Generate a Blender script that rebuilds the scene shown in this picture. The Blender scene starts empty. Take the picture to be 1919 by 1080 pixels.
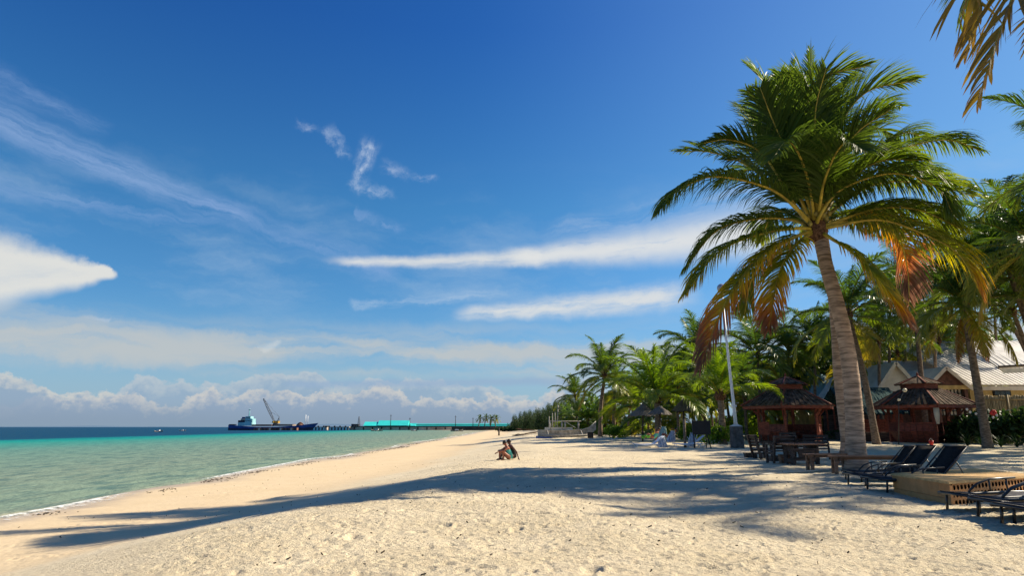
import bpy, bmesh, math, random
import numpy as np
from mathutils import Vector, Matrix, Euler
random.seed(7)
R = math.radians
sc = bpy.context.scene
col = sc.collection

# ------------------------------------------------------------------ camera
F = 1200.0
TH = math.atan(261 / F)
CZ = 2.4
cam = bpy.data.cameras.new("camera")
cam.sensor_width = 36
cam.lens = 36 * F / 1919
cam.clip_start = 0.05
cam.clip_end = 60000
camo = bpy.data.objects.new("camera", cam)
camo.location = (0, 0, CZ)
camo.rotation_euler = (math.pi / 2 + TH, 0, 0)
col.objects.link(camo)
sc.camera = camo
sc.view_settings.view_transform = 'Standard'
sc.view_settings.look = 'None'
sc.view_settings.gamma = 1
sc.view_settings.use_curve_mapping = False
sc.view_settings.exposure = 0.93
sc.cycles.max_bounces = 5; sc.cycles.diffuse_bounces = 3; sc.cycles.glossy_bounces = 2; sc.cycles.transmission_bounces = 3

# ------------------------------------------------------------------ node expression helper
class Nd:
    """tiny wrapper that lets me write node maths as python expressions"""
    def __init__(s, nt, sock): s.nt, s.s = nt, sock
    def _m(s, op, *a):
        n = s.nt.nodes.new('ShaderNodeMath'); n.operation = op
        for i, v in enumerate((s,) + a):
            if isinstance(v, Nd): s.nt.links.new(v.s, n.inputs[i])
            else: n.inputs[i].default_value = v
        return Nd(s.nt, n.outputs[0])
    def __add__(s, o): return s._m('ADD', o)
    __radd__ = __add__
    def __sub__(s, o): return s._m('SUBTRACT', o)
    def __mul__(s, o): return s._m('MULTIPLY', o)
    __rmul__ = __mul__
    def __truediv__(s, o): return s._m('DIVIDE', o)
    def __rsub__(s, o): return (s * -1) + o
    def abs(s): return s._m('ABSOLUTE')
    def max(s, o): return s._m('MAXIMUM', o)
    def min(s, o): return s._m('MINIMUM', o)
    def pow(s, o): return s._m('POWER', o)
    def atan2(s, o): return s._m('ARCTAN2', o)
    def asin(s): return s._m('ARCSINE')
    def clamp(s): return s.max(0.0).min(1.0)
    def step(s, a, b, lo=0.0, hi=1.0):
        n = s.nt.nodes.new('ShaderNodeMapRange'); n.interpolation_type = 'SMOOTHSTEP'
        s.nt.links.new(s.s, n.inputs[0])
        if a > b: a, b, lo, hi = b, a, hi, lo
        for i, v in zip((1, 2, 3, 4), (a, b, lo, hi)): n.inputs[i].default_value = v
        return Nd(s.nt, n.outputs[0])

def nvec(nt, x, y, z):
    n = nt.nodes.new('ShaderNodeCombineXYZ')
    for i, v in enumerate((x, y, z)):
        if isinstance(v, Nd): nt.links.new(v.s, n.inputs[i])
        else: n.inputs[i].default_value = v
    return n.outputs[0]
def nnoise(nt, vec, scale, detail=4, rough=0.55, dist=0.0):
    n = nt.nodes.new('ShaderNodeTexNoise')
    n.inputs['Scale'].default_value = scale; n.inputs['Detail'].default_value = detail
    n.inputs['Roughness'].default_value = rough; n.inputs['Distortion'].default_value = dist
    if vec is not None: nt.links.new(vec, n.inputs['Vector'])
    return Nd(nt, n.outputs[0])
def nmix(nt, fac, a, b):
    n = nt.nodes.new('ShaderNodeMix'); n.data_type = 'RGBA'; n.clamp_factor = True
    for k, v in ((0, fac), (6, a), (7, b)):
        if isinstance(v, Nd): nt.links.new(v.s, n.inputs[k])
        elif isinstance(v, (int, float)): n.inputs[k].default_value = v
        elif isinstance(v, (tuple, list)): n.inputs[k].default_value = (*v, 1) if len(v) == 3 else v
        else: nt.links.new(v, n.inputs[k])
    return n.outputs[2]
def nramp(nt, fac, stops):
    n = nt.nodes.new('ShaderNodeValToRGB')
    el = n.color_ramp.elements
    while len(el) < len(stops): el.new(0.5)
    for e, (p, c) in zip(el, stops): e.position = p; e.color = (*c, 1)
    nt.links.new(fac.s, n.inputs[0])
    return n.outputs[0]
def srgb(r, g, b):
    f = lambda v: v / 12.92 if v <= .04045 else ((v + .055) / 1.055) ** 2.4
    return tuple(f(v / 255) for v in (r, g, b))

# ------------------------------------------------------------------ sun direction
SAZ = 19.0   # degrees from +X towards +Y
SEL = 36.0
sund = Vector((math.cos(R(SEL)) * math.cos(R(SAZ)), math.cos(R(SEL)) * math.sin(R(SAZ)), math.sin(R(SEL))))
sun = bpy.data.lights.new("sun", 'SUN')
sun.energy = 4.8
sun.angle = R(0.55)
sun.color = (1.0, 0.88, 0.69)
suno = bpy.data.objects.new("sun", sun)
suno.rotation_euler = sund.to_track_quat('Z', 'Y').to_euler()
suno.location = (60, 30, 40)
col.objects.link(suno)

# ------------------------------------------------------------------ pixel <-> world (photo pixels, 1919 x 1080)
def ray(px, py):
    x = (px - 959.5) / F; u = (540 - py) / F
    Y = math.cos(TH) - u * math.sin(TH); Z = math.sin(TH) + u * math.cos(TH)
    return x / Y, Z / Y
def P(px, py, Y):
    a, b = ray(px, py)
    return Vector((a * Y, Y, CZ + b * Y))
def azel(px, py):
    a, b = ray(px, py)
    return math.degrees(math.atan2(a, 1)), math.degrees(math.atan2(b, math.hypot(a, 1)))

# ------------------------------------------------------------------ sky
w = bpy.data.worlds.new("World"); sc.world = w; w.use_nodes = True
nt = w.node_tree
for n in list(nt.nodes): nt.nodes.remove(n)
sky = nt.nodes.new('ShaderNodeTexSky'); sky.sky_type = 'NISHITA'; sky.sun_disc = False
sky.sun_elevation = R(SEL); sky.sun_rotation = R(90 - SAZ)
sky.air_density = 1.0; sky.dust_density = 0.6; sky.ozone_density = 2.5; sky.altitude = 0
tc = nt.nodes.new('ShaderNodeTexCoord')
sep = nt.nodes.new('ShaderNodeSeparateXYZ'); nt.links.new(tc.outputs['Generated'], sep.inputs[0])
dx, dy, dz = (Nd(nt, sep.outputs[i]) for i in range(3))
az0 = dx.atan2(dy) * 57.29578
el0 = dz.max(-0.99).min(0.99).asin() * 57.29578
D = tc.outputs['Generated']
# deepen the blue the way the polarised photograph shows it
hs = nt.nodes.new('ShaderNodeHueSaturation'); hs.inputs['Saturation'].default_value = 1.22
nt.links.new(sky.outputs[0], hs.inputs['Color'])
ga = nt.nodes.new('ShaderNodeMix'); ga.data_type = 'RGBA'; ga.blend_type = 'MULTIPLY'; ga.inputs[0].default_value = 1
nt.links.new(hs.outputs[0], ga.inputs[6])
SKYGAIN = (el0 / 60.0).clamp()
tint = nramp(nt, SKYGAIN, [(0, (.39, .51, .67)), (.15, (.34, .53, .65)), (.32, (.30, .565, .66)), (.57, (.175, .415, .67)), (1, (.15, .39, .69))])
nt.links.new(tint, ga.inputs[7])
base = ga.outputs[2]
K = 10.0    # sky units -> picture (background strength 0.1)
def cc(r, g, b, k=1.0):
    c = srgb(r, g, b); e = 2 ** sc.view_settings.exposure
    return tuple(v * K * k / e for v in c)
# slow warp of the direction so that edges are ragged
wn1 = nnoise(nt, D, 9, 3, .6); wn2 = nnoise(nt, nvec(nt, dx + 3.1, dy - 7.7, dz), 9, 3, .6)
wn3 = nnoise(nt, D, 46, 4, .68)
az = az0 + (wn1 - .5) * 3.2 + (wn3 - .5) * 1.3
el = el0 + (wn2 - .5) * 2.2 + (wn3 - .5) * 1.0
def streak(p0, p1, w0, w1, edge=.25, fa=.12, fb=1.6, nlo=.3, nhi=.6, ends=(.05, .85), A=az, Ee=el, warp=1.0):
    a0, e0 = azel(*p0); a1, e1 = azel(*p1)
    Ax = az0 + (A - az0) * warp; Ex = el0 + (Ee - el0) * warp
    ux, uy = a1 - a0, e1 - e0; L = math.hypot(ux, uy)
    qx, qy = Ax - a0, Ex - e0
    t = (qx * (ux / L) + qy * (uy / L)) / L
    c = (qy * (ux / L) - qx * (uy / L))
    k = 0.0455
    wd = (t * ((w1 - w0) * k) + w0 * k).max(.01)
    m = (c.abs() / wd).step(1.0, edge)
    if math.hypot(p1[0] - p0[0], p1[1] - p0[1]) < 130: m = m * wn3.step(.34, .56, .35, 1)
    m = m * t.step(0, max(ends[0], .001)) * t.step(1, ends[1])
    nz = nnoise(nt, nvec(nt, t * (L * fa), c * fb, a0 * .37), 1.0, 6, .68)
    return m * nz.step(nlo, nhi)
WHITE = cc(232, 232, 226)
def over(b, m, c, o): return nmix(nt, (m * o).clamp(), b, c)
c = base
# paler towards the sun
c = over(c, az0.step(-8, 55) * el0.step(75, 30), cc(128, 172, 222), .5)
# thin haze low down
c = over(c, el0.step(11, 0), cc(150, 181, 206), .75)
# broad veil of high cloud
veil = el.step(3.2, 5.6) * el.step(9.6, 6.6)
vn = nnoise(nt, nvec(nt, az * .05, el * .35, 2.0), 1.0, 5, .55).step(.36, .6)
c = over(c, veil * vn, cc(192, 197, 198), .88)
veil2 = el.step(6, 12) * el.step(24, 15)
vn2 = nnoise(nt, nvec(nt, az * .06 + el * .05, el * .22, 9.0), 1.0, 6, .6).step(.42, .75)
c = over(c, veil2 * vn2, cc(170, 195, 220), .42)
# streaks and patches
LAV = cc(150, 178, 222)
c = over(c, streak((-120, 165), (500, 425), 42, 30, .1, .1, 1.2, .22, .62, warp=.55), LAV, .62)
c = over(c, streak((-60, 120), (210, 245), 34, 20, 0, .15, .8, .3, .75, warp=.6), LAV, .42)
c = over(c, streak((420, 395), (760, 520), 40, 30, 0, .1, 1.0, .25, .7), LAV, .4)
c = over(c, streak((-80, 330), (420, 420), 22, 26, 0, .1, 1.0, .35, .7), LAV, .4)
c = over(c, streak((-260, 506), (228, 512), 128, 9, .35, .25, .9, -.1, .28, (.01, .95), warp=.95), cc(226, 226, 221), .95)
c = over(c, streak((-260, 520), (170, 512), 70, 2, .1, .2, .7, .35, .75, (.01, .9), warp=.6), cc(190, 203, 216), .5)
c = over(c, streak((150, 600), (210, 604), 7, 5, 0), cc(190, 205, 222), .5)
c = over(c, streak((600, 232), (654, 308), 17, 15, 0, .5, 1.2, .35, .75, (.3, .7)), cc(190, 208, 232), .75)
c = over(c, streak((700, 255), (658, 372), 36, 20, 0, .5, .9, .3, .72, (.3, .75)), cc(200, 215, 235), .95)
c = over(c, streak((640, 350), (748, 364), 20, 12, 0, .4, 1.0, .35, .75, (.3, .7)), cc(195, 211, 233), .8)
c = over(c, streak((660, 400), (760, 425), 20, 16, 0, .4, 1.0), LAV, .35)
c = over(c, streak((712, 314), (780, 330), 20, 13, 0, .5, 1.0, .35, .75, (.3, .7)), cc(190, 205, 230), .5)
c = over(c, streak((768, 330), (834, 325), 15, 9, 0, .5, 1.0, .35, .75, (.3, .7)), cc(190, 205, 230), .7)
c = over(c, streak((550, 222), (600, 246), 12, 9, 0, .5, 1.0, .35, .75, (.3, .7)), cc(190, 205, 230), .5)
c = over(c, streak((590, 488), (1020, 478), 11, 24, 0, .16, 1.3, .05, .55, (.18, .97), warp=.45), cc(222, 224, 224), .9)
c = over(c, streak((940, 482), (1460, 425), 22, 78, 0, .16, 1.1, .08, .5, (.1, .95), warp=.5), cc(225, 227, 227), .93)
c = over(c, streak((1000, 440), (1500, 330), 30, 60, 0, .1, 1.0, .35, .75, (.2, .9)), cc(205, 216, 232), .35)
c = over(c, streak((845, 590), (1330, 545), 20, 44, 0, .2, 1.1, .15, .6, (.12, .8), warp=.6), cc(225, 226, 224), .88)
c = over(c, streak((640, 570), (960, 548), 14, 16, 0, .2, 1.2, .35, .7), cc(200, 215, 230), .45)
c = over(c, streak((480, 655), (520, 640), 12, 8, .1, .5, 1.0, .1, .4), cc(222, 224, 222), .4)
# cumulus bank along the horizon: bright ragged tops, blue grey bodies
def bank(hbase, amp, seed, sx, body, top, o, azlo, azhi, thick=1.3, fscale=26, gapd=2.2):
    global c
    hn = nnoise(nt, nvec(nt, az0 * sx + seed, seed * 1.7, 0.0), 1.0, 3, .6)
    bn = nnoise(nt, nvec(nt, dx + seed, dy, dz * 1.3), fscale, 5, .62)
    bn2 = nnoise(nt, nvec(nt, dx * 1.0 + seed, dy + 2, dz * 1.3), fscale * 2.6, 4, .6)
    h = (hn - .5) * amp + (bn - .5) * 2.4 + (bn2 - .5) * .9 + hbase
    h = h - nnoise(nt, nvec(nt, az0 * .09 + seed * 2, 5.0, seed), 1.0, 2).step(.48, .66) * gapd
    win = az0.step(azlo - 4, azlo) * az0.step(azhi + 8, azhi)
    h = h * win
    dpt = h - el0
    m = dpt.step(0, .3) * el0.step(-.2, .6) * win
    shade = (dpt + (bn2 - .5) * 1.6).step(thick, .1) * bn.step(.3, .6, .5, 1)
    c = over(c, m, nmix(nt, shade, body, top), o)
bank(4.0, 3.6, 3.3, .13, cc(150, 169, 194), cc(200, 203, 206), .6, -60, 6, 1.5)
bank(3.0, 3.8, 8.1, .2, cc(146, 165, 190), cc(216, 211, 203), .72, -60, 4, 1.3, 34)
c = over(c, streak((520, 722), (1120, 712), 10, 14, .1, .1, 1.0, .15, .5, (.05, .9), warp=.3), cc(150, 176, 205), .7)
c = over(c, el0.step(2.3, .0), cc(136, 156, 176), .8)
c = over(c, el0.step(0, -1.0), cc(60, 100, 130), 1)
bg = nt.nodes.new('ShaderNodeBackground'); bg.inputs[1].default_value = 0.1
nt.links.new(c, bg.inputs[0])
wo = nt.nodes.new('ShaderNodeOutputWorld'); nt.links.new(bg.outputs[0], wo.inputs[0])

# ------------------------------------------------------------------ materials
def newmat(name):
    m = bpy.data.materials.new(name); m.use_nodes = True
    t = m.node_tree; b = t.nodes['Principled BSDF']
    return m, t, b
def mat(name, colr, rough=.7, var=.25, scale=6, bump=.2, bscale=30, spec=.4, metal=0, col2=None, stretch=None):
    m, t, b = newmat(name)
    tcn = t.nodes.new('ShaderNodeTexCoord'); v = tcn.outputs['Object']
    if stretch:
        mp = t.nodes.new('ShaderNodeMapping'); mp.inputs['Scale'].default_value = stretch
        t.links.new(v, mp.inputs[0]); v = mp.outputs[0]
    n1 = nnoise(t, v, scale, 5, .6)
    c2 = col2 or tuple(max(0, x * (1 - var * 1.6)) for x in colr)
    oi = t.nodes.new('ShaderNodeObjectInfo'); rnd = Nd(t, oi.outputs['Random'])
    cA = nmix(t, n1.step(.3, .7), c2, tuple(min(1, x * (1 + var * .5)) for x in colr))
    hsn = t.nodes.new('ShaderNodeHueSaturation'); t.links.new(cA, hsn.inputs['Color'])
    t.links.new((rnd * (var * .6) + (1 - var * .3)).s, hsn.inputs['Value'])
    t.links.new(hsn.outputs[0], b.inputs['Base Color'])
    b.inputs['Roughness'].default_value = rough; b.inputs['Metallic'].default_value = metal
    b.inputs['Specular IOR Level'].default_value = spec
    if bump:
        n2 = nnoise(t, v, bscale, 4, .6)
        bp = t.nodes.new('ShaderNodeBump'); bp.inputs['Strength'].default_value = bump; bp.inputs['Distance'].default_value = .02
        t.links.new(n2.s, bp.inputs['Height']); t.links.new(bp.outputs[0], b.inputs['Normal'])
    return m

def leafmat(name, stops, transl=.38, rough=.38, spec=.5, usetint=True):
    m, t, b = newmat(name)
    out = t.nodes['Material Output']
    oi = t.nodes.new('ShaderNodeObjectInfo'); rnd = Nd(t, oi.outputs['Random'])
    geo = t.nodes.new('ShaderNodeNewGeometry')
    n1 = nnoise(t, geo.outputs['Position'], 2.2, 3)
    if usetint:
        at = t.nodes.new('ShaderNodeAttribute'); at.attribute_name = 'tint'
        f = Nd(t, at.outputs['Fac']) + (n1 - .5) * .16 + (rnd - .5) * .1
    else:
        rp = Nd(t, geo.outputs['Random Per Island'])
        f = rp * .55 + rnd * .25 + (n1 - .5) * .4 + .1
    cr = nramp(t, f.clamp(), stops)
    t.links.new(cr, b.inputs['Base Color'])
    b.inputs['Roughness'].default_value = rough
    b.inputs['Specular IOR Level'].default_value = spec
    tr = t.nodes.new('ShaderNodeBsdfTranslucent')
    hsn = t.nodes.new('ShaderNodeHueSaturation'); hsn.inputs['Hue'].default_value = .487
    hsn.inputs['Saturation'].default_value = 1.1; hsn.inputs['Value'].default_value = 2.3
    t.links.new(cr, hsn.inputs['Color']); t.links.new(hsn.outputs[0], tr.inputs[0])
    mx = t.nodes.new('ShaderNodeMixShader'); mx.inputs[0].default_value = transl
    t.links.new(b.outputs[0], mx.inputs[1]); t.links.new(tr.outputs[0], mx.inputs[2])
    t.links.new(mx.outputs[0], out.inputs[0])
    return m
PALM_STOPS = [(0, (.050, .088, .014)), (.25, (.085, .125, .016)), (.42, (.17, .19, .02)), (.58, (.36, .29, .03)),
              (.74, (.38, .20, .035)), (.87, (.26, .115, .045)), (1, (.14, .08, .05))]
M = {}
M['palm'] = leafmat('palm_leaf', PALM_STOPS, .44, rough=.52, spec=.2)
M['palmdry'] = leafmat('palm_leaf_dry', [(0, (.060, .062, .012)), (.4, (.085, .075, .014)), (.6, (.17, .12, .02)), (.8, (.13, .07, .02)), (1, (.07, .04, .02))], .3, .5, .3)
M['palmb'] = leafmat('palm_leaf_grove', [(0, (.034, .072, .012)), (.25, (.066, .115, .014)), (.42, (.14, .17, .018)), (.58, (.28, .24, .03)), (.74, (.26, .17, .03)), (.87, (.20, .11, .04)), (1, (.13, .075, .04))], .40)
M['palmy'] = leafmat('palm_leaf_young', [(0, (.07, .135, .014)), (.25, (.12, .18, .018)), (.5, (.24, .26, .025)), (.7, (.36, .28, .03)), (1, (.2, .12, .05))], .46)
M['bush'] = leafmat('broad_leaf', [(0, (.035, .08, .012)), (.4, (.09, .17, .02)), (.75, (.19, .26, .03)), (1, (.34, .33, .04))], .5, .5, .3, False)  # leaf colour brightened to stand in for sunlight the grove blocks
M['bushd'] = leafmat('dark_leaf', [(0, (.01, .028, .008)), (.5, (.022, .05, .012)), (1, (.05, .09, .015))], .25, .5, .3, False)
M['casu'] = leafmat('needle_leaf', [(0, (.018, .038, .014)), (.5, (.035, .065, .02)), (1, (.07, .10, .03))], .2, .6, .2, False)
M['rib'] = mat('frond_midrib', (.46, .34, .04), .5, .3, 3, .1)
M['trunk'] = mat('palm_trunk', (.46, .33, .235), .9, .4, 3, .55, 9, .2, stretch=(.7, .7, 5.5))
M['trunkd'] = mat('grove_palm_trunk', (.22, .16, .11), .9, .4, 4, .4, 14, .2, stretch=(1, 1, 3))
M['fibre'] = mat('palm_fibre', (.17, .09, .05), .95, .5, 12, .6, 40, .1)
M['redwood'] = mat('red_stained_wood', (.24, .062, .035), .6, .35, 3, .3, 25, .3, stretch=(1, 1, 4))
M['roofwood'] = mat('weathered_roof_slats', (.14, .10, .072), .9, .5, 2.5, .4, 20, .08)
M['darkwood'] = mat('dark_weathered_wood', (.075, .052, .042), .7, .5, 4, .4, 24, .3, stretch=(.4, 3, 3))
M['midwood'] = mat('brown_bench_wood', (.26, .135, .075), .65, .4, 4, .3, 24, .3, stretch=(.4, 3, 3))
M['black'] = mat('black_sling_fabric', (.022, .021, .021), .85, .3, 20, .3, 200, .12)
M['blackmet'] = mat('black_metal_tube', (.02, .02, .022), .35, .2, 5, 0, 10, .5)
M['greyweave'] = mat('grey_sling_weave', (.085, .08, .085), .6, .3, 20, .4, 180, .4)
M['conc'] = mat('dark_concrete', (.10, .095, .09), .9, .3, 5, .4, 30, .2)
M['white'] = mat('white_painted_metal', (.72, .73, .72), .5, .1, 3, .05)
M['plastic'] = mat('white_plastic', (.62, .68, .78), .45, .08, 3, .0)
M['glass'] = mat('grey_glass_globe', (.30, .31, .34), .15, .2, 3, 0, 10, .6)
M['lamp'] = mat('cream_reflector', (.75, .66, .48), .4, .1, 3, 0)
M['whiteroof'] = mat('pale_metal_roof', (.60, .56, .50), .5, .15, 1, .1, 5, .4)
M['cream'] = mat('cream_plaster', (.62, .58, .48), .8, .12, 1.5, .1)
M['yellow'] = mat('yellow_plaster', (.55, .40, .17), .85, .2, 1.5, .1)
M['brown'] = mat('brown_gable_boards', (.13, .06, .045), .8, .3, 3, .2)
M['blueroof'] = mat('light_blue_roof', (.27, .46, .56), .5, .15, 1, .1, 5, .4)
M['tealroof'] = mat('teal_thatch', (.035, .085, .085), .9, .5, 8, .8, 30, .1)
M['aqua'] = mat('aqua_sheet_roof', (.04, .62, .56), .5, .08, .2, 0, 5, .4)
M['aquapale'] = mat('pale_aqua_roof', (.22, .52, .52), .5, .1, .2, 0, 5, .4)
M['pier'] = mat('pale_pier_concrete', (.50, .42, .33), .9, .25, .15, 0)
M['pierd'] = mat('dark_pier_timber', (.06, .05, .045), .9, .3, .3, 0)
M['bamboo'] = mat('bamboo_fence', (.40, .30, .15), .7, .35, 3, .2, 20, .3, stretch=(3, 3, .4))
M['hullblue'] = mat('blue_hull_paint', (.02, .07, .26), .5, .25, .15, 0)
M['hulldark'] = mat('dark_hull_paint', (.02, .03, .07), .6, .3, .15, 0)
M['rust'] = mat('rusty_steel', (.22, .10, .05), .8, .4, .3, 0)
M['shipteal'] = mat('pale_teal_paint', (.28, .55, .58), .5, .15, .3, 0)
M['crane'] = mat('yellow_crane_paint', (.50, .30, .04), .5, .25, .5, 0)
M['steel'] = mat('grey_lattice_steel', (.10, .12, .15), .6, .2, .5, 0)
M['boat'] = mat('worn_white_boat_paint', (.47, .42, .34), .7, .3, 3, .1)
M['thatch'] = mat('grey_thatch', (.20, .175, .15), .95, .5, 10, .9, 30, .1, stretch=(4, 4, 1))
M['skin'] = mat('tanned_skin', (.36, .13, .075), .55, .15, 10, 0)
M['skinshade'] = mat('shade_darkened_skin', (.10, .042, .030), .55, .15, 10, 0)  # shade on the rear sitter put into the skin colour
M['hair'] = mat('dark_hair', (.02, .014, .012), .5, .2, 10, .2)
M['teal'] = mat('teal_fabric', (.10, .50, .42), .8, .15, 10, .1)
M['towel'] = mat('teal_patterned_towel', (.12, .36, .40), .9, .3, 9, .1, 20, .1, col2=(.55, .56, .42))
M['towelw'] = mat('white_patterned_towel', (.66, .66, .68), .9, .2, 14, .1, 20, .1, col2=(.30, .33, .40))
M['green'] = mat('bright_green_fabric', (.16, .50, .05), .8, .2, 5, 0)
M['red'] = mat('red_petal', (.55, .03, .025), .6, .2, 5, 0)
M['flwhite'] = mat('white_petal', (.7, .68, .66), .6, .1, 5, 0)
M['ink'] = mat('dark_board', (.022, .018, .017), .7, .2, 5, .1)
M['bluetarp'] = mat('blue_tarp', (.02, .06, .22), .6, .2, 5, .1)
M['blockface'] = mat('sand_coloured_block', (.56, .27, .10), .85, .12, 5, .3, 40, .2)
M['weave'] = mat('tan_woven_mat', (.62, .40, .165), .75, .2, 8, .3, 90, .3)
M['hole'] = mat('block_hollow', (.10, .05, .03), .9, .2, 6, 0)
M['weed'] = mat('dried_seaweed', (.05, .035, .02), .9, .4, 8, 0)
M['drift'] = mat('driftwood', (.20, .14, .09), .9, .4, 8, .3)
M['coco'] = mat('young_coconut', (.30, .24, .05), .5, .3, 5, 0)
M['dkglass'] = mat('dark_window_glass', (.03, .05, .06), .15, .2, 3, 0, 5, .5)
M['rock'] = mat('dark_shore_rock', (.07, .06, .055), .9, .4, .3, 0)
M['hill'] = mat('distant_hill', (.08, .15, .24), 1, .1, .001, 0)  # blue of the hazy air painted into the hill colour
M['rope'] = mat('pale_hose', (.55, .50, .40), .7, .15, 4, 0)

# ------------------------------------------------------------------ object helpers
def tag(o, label=None, cat=None, group=None, kind=None):
    if label: o['label'] = label
    if cat: o['category'] = cat
    if group: o['group'] = group
    if kind: o['kind'] = kind
    return o
def link(o, parent=None):
    col.objects.link(o)
    if parent is not None: o.parent = parent
    return o
def empty(name, loc=(0, 0, 0), rz=0, sc_=1):
    o = bpy.data.objects.new(name, None); o.empty_display_size = .2
    o.location = loc; o.rotation_euler = (0, 0, rz); o.scale = (sc_,) * 3
    return link(o)
def copy_tree(o, parent=None):
    c_ = o.copy(); col.objects.link(c_); c_.parent = parent
    for ch in list(o.children): copy_tree(ch, c_)
    return c_
def rmesh(name, me, parent=None, loc=(0, 0, 0), rot=(0, 0, 0), s=1):
    o = bpy.data.objects.new(name, me); o.location = loc; o.rotation_euler = rot
    o.scale = (s, s, s) if isinstance(s, (int, float)) else s
    return link(o, parent)

class MB:
    def __init__(s): s.v = []; s.f = []; s.sm = []
    def add(s, vs, fs, smooth=False):
        b = len(s.v); s.v += [tuple(p) for p in vs]
        s.f += [tuple(i + b for i in f) for f in fs]; s.sm += [smooth] * len(fs)
        return s
    def box(s, c_, d, rot=None, taper=1.0):
        hx, hy, hz = d[0] / 2, d[1] / 2, d[2] / 2
        p = [Vector((x * hx * (taper if z > 0 else 1), y * hy * (taper if z > 0 else 1), z * hz)) for z in (-1, 1) for y in (-1, 1) for x in (-1, 1)]
        if rot is not None:
            m = rot if isinstance(rot, Matrix) else Euler(rot).to_matrix()
            p = [m @ q for q in p]
        p = [q + Vector(c_) for q in p]
        return s.add(p, [(0, 2, 3, 1), (4, 5, 7, 6), (0, 1, 5, 4), (2, 6, 7, 3), (0, 4, 6, 2), (1, 3, 7, 5)])
    def bar(s, a, b, w_, h):
        a, b = Vector(a), Vector(b); d = b - a
        q = d.to_track_quat('X', 'Z').to_matrix()
        return s.box((a + b) / 2, (d.length, w_, h), q)
    def tube(s, pts, rad, n=8, smooth=True, cap=True):
        pts = [Vector(p) for p in pts]
        if isinstance(rad, (int, float)): rad = [rad] * len(pts)
        vs = []; fs = []; up = None
        for i, p in enumerate(pts):
            t = (pts[min(i + 1, len(pts) - 1)] - pts[max(i - 1, 0)]).normalized()
            if up is None: up = Vector((0, 0, 1)) if abs(t.z) < .9 else Vector((1, 0, 0))
            x = t.cross(up).normalized(); y = x.cross(t).normalized(); up = y
            for k in range(n):
                a = 2 * math.pi * k / n
                vs.append(p + (x * math.cos(a) + y * math.sin(a)) * rad[i])
            if i:
                for k in range(n):
                    k2 = (k + 1) % n
                    fs.append(((i - 1) * n + k, (i - 1) * n + k2, i * n + k2, i * n + k))
        if cap:
            fs.append(tuple(reversed(range(n)))); fs.append(tuple(range((len(pts) - 1) * n, len(pts) * n)))
        return s.add(vs, fs, smooth)
    def lathe(s, prof, c_=(0, 0, 0), n=12, smooth=True):
        vs = []; fs = []
        for i, (r, z) in enumerate(prof):
            for k in range(n):
                a = 2 * math.pi * k / n
                vs.append((c_[0] + r * math.cos(a), c_[1] + r * math.sin(a), c_[2] + z))
            if i:
                for k in range(n):
                    k2 = (k + 1) % n
                    fs.append(((i - 1) * n + k, (i - 1) * n + k2, i * n + k2, i * n + k))
        return s.add(vs, fs, smooth)
    def ball(s, c_, r, n=10, sq=(1, 1, 1)):
        vs = []; fs = []; m = n // 2
        for i in range(m + 1):
            a = math.pi * i / m
            for k in range(n):
                b = 2 * math.pi * k / n
                vs.append((c_[0] + r * sq[0] * math.sin(a) * math.cos(b), c_[1] + r * sq[1] * math.sin(a) * math.sin(b), c_[2] + r * sq[2] * math.cos(a)))
            if i:
                for k in range(n):
                    k2 = (k + 1) % n
                    fs.append(((i - 1) * n + k, i * n + k, i * n + k2, (i - 1) * n + k2))
        return s.add(vs, fs, True)
    def prism(s, poly, d):
        """poly: list of 3d points, extruded by vector d"""
        n = len(poly); d = Vector(d); poly = [Vector(p) for p in poly]
        vs = poly + [p + d for p in poly]
        fs = [tuple(range(n)), tuple(reversed(range(n, 2 * n)))] + [(i, i + n, (i + 1) % n + n, (i + 1) % n) for i in range(n)]
        return s.add(vs, fs)
    def mesh(s, name, m):
        me = bpy.data.meshes.new(name); me.from_pydata(s.v, [], s.f)
        me.polygons.foreach_set('use_smooth', s.sm)
        if m: me.materials.append(m)
        me.update(); return me
    def build(s, name, m, parent=None, loc=(0, 0, 0), rot=(0, 0, 0)):
        return rmesh(name, s.mesh(name, m), parent, loc, rot)
# ------------------------------------------------------------------ terrain
def vnoise(x, y, seed=0):
    """value noise, numpy, 0..1"""
    xi = np.floor(x).astype(np.int64); yi = np.floor(y).astype(np.int64)
    fx = x - xi; fy = y - yi
    fx = fx * fx * (3 - 2 * fx); fy = fy * fy * (3 - 2 * fy)
    def h(a, b):
        n = (a * 374761393 + b * 668265263 + seed * 974634777) & 0xffffffff
        n = ((n ^ (n >> 13)) * 1274126177) & 0xffffffff
        return ((n ^ (n >> 16)) & 0xffff) / 65535.0
    return (h(xi, yi) * (1 - fx) + h(xi + 1, yi) * fx) * (1 - fy) + (h(xi, yi + 1) * (1 - fx) + h(xi + 1, yi + 1) * fx) * fy
def sstep(t): t = np.clip(t, 0, 1); return t * t * (3 - 2 * t)
def shoreX(Y):
    Y = np.asarray(Y, float)
    return -14.8 - np.maximum(Y - 150, 0) * .009 + .35 * np.sin(Y * .11) + .25 * np.sin(Y * .031 + 1) - sstep((Y - 470) / 100) * 115
def crestX(Y):
    Y = np.asarray(Y, float)
    return -2.9 + 4.6 * sstep((Y - 2) / 42) + .35 * np.sin(Y * .42 + .5) + np.maximum(Y - 60, 0) * .03
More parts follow.
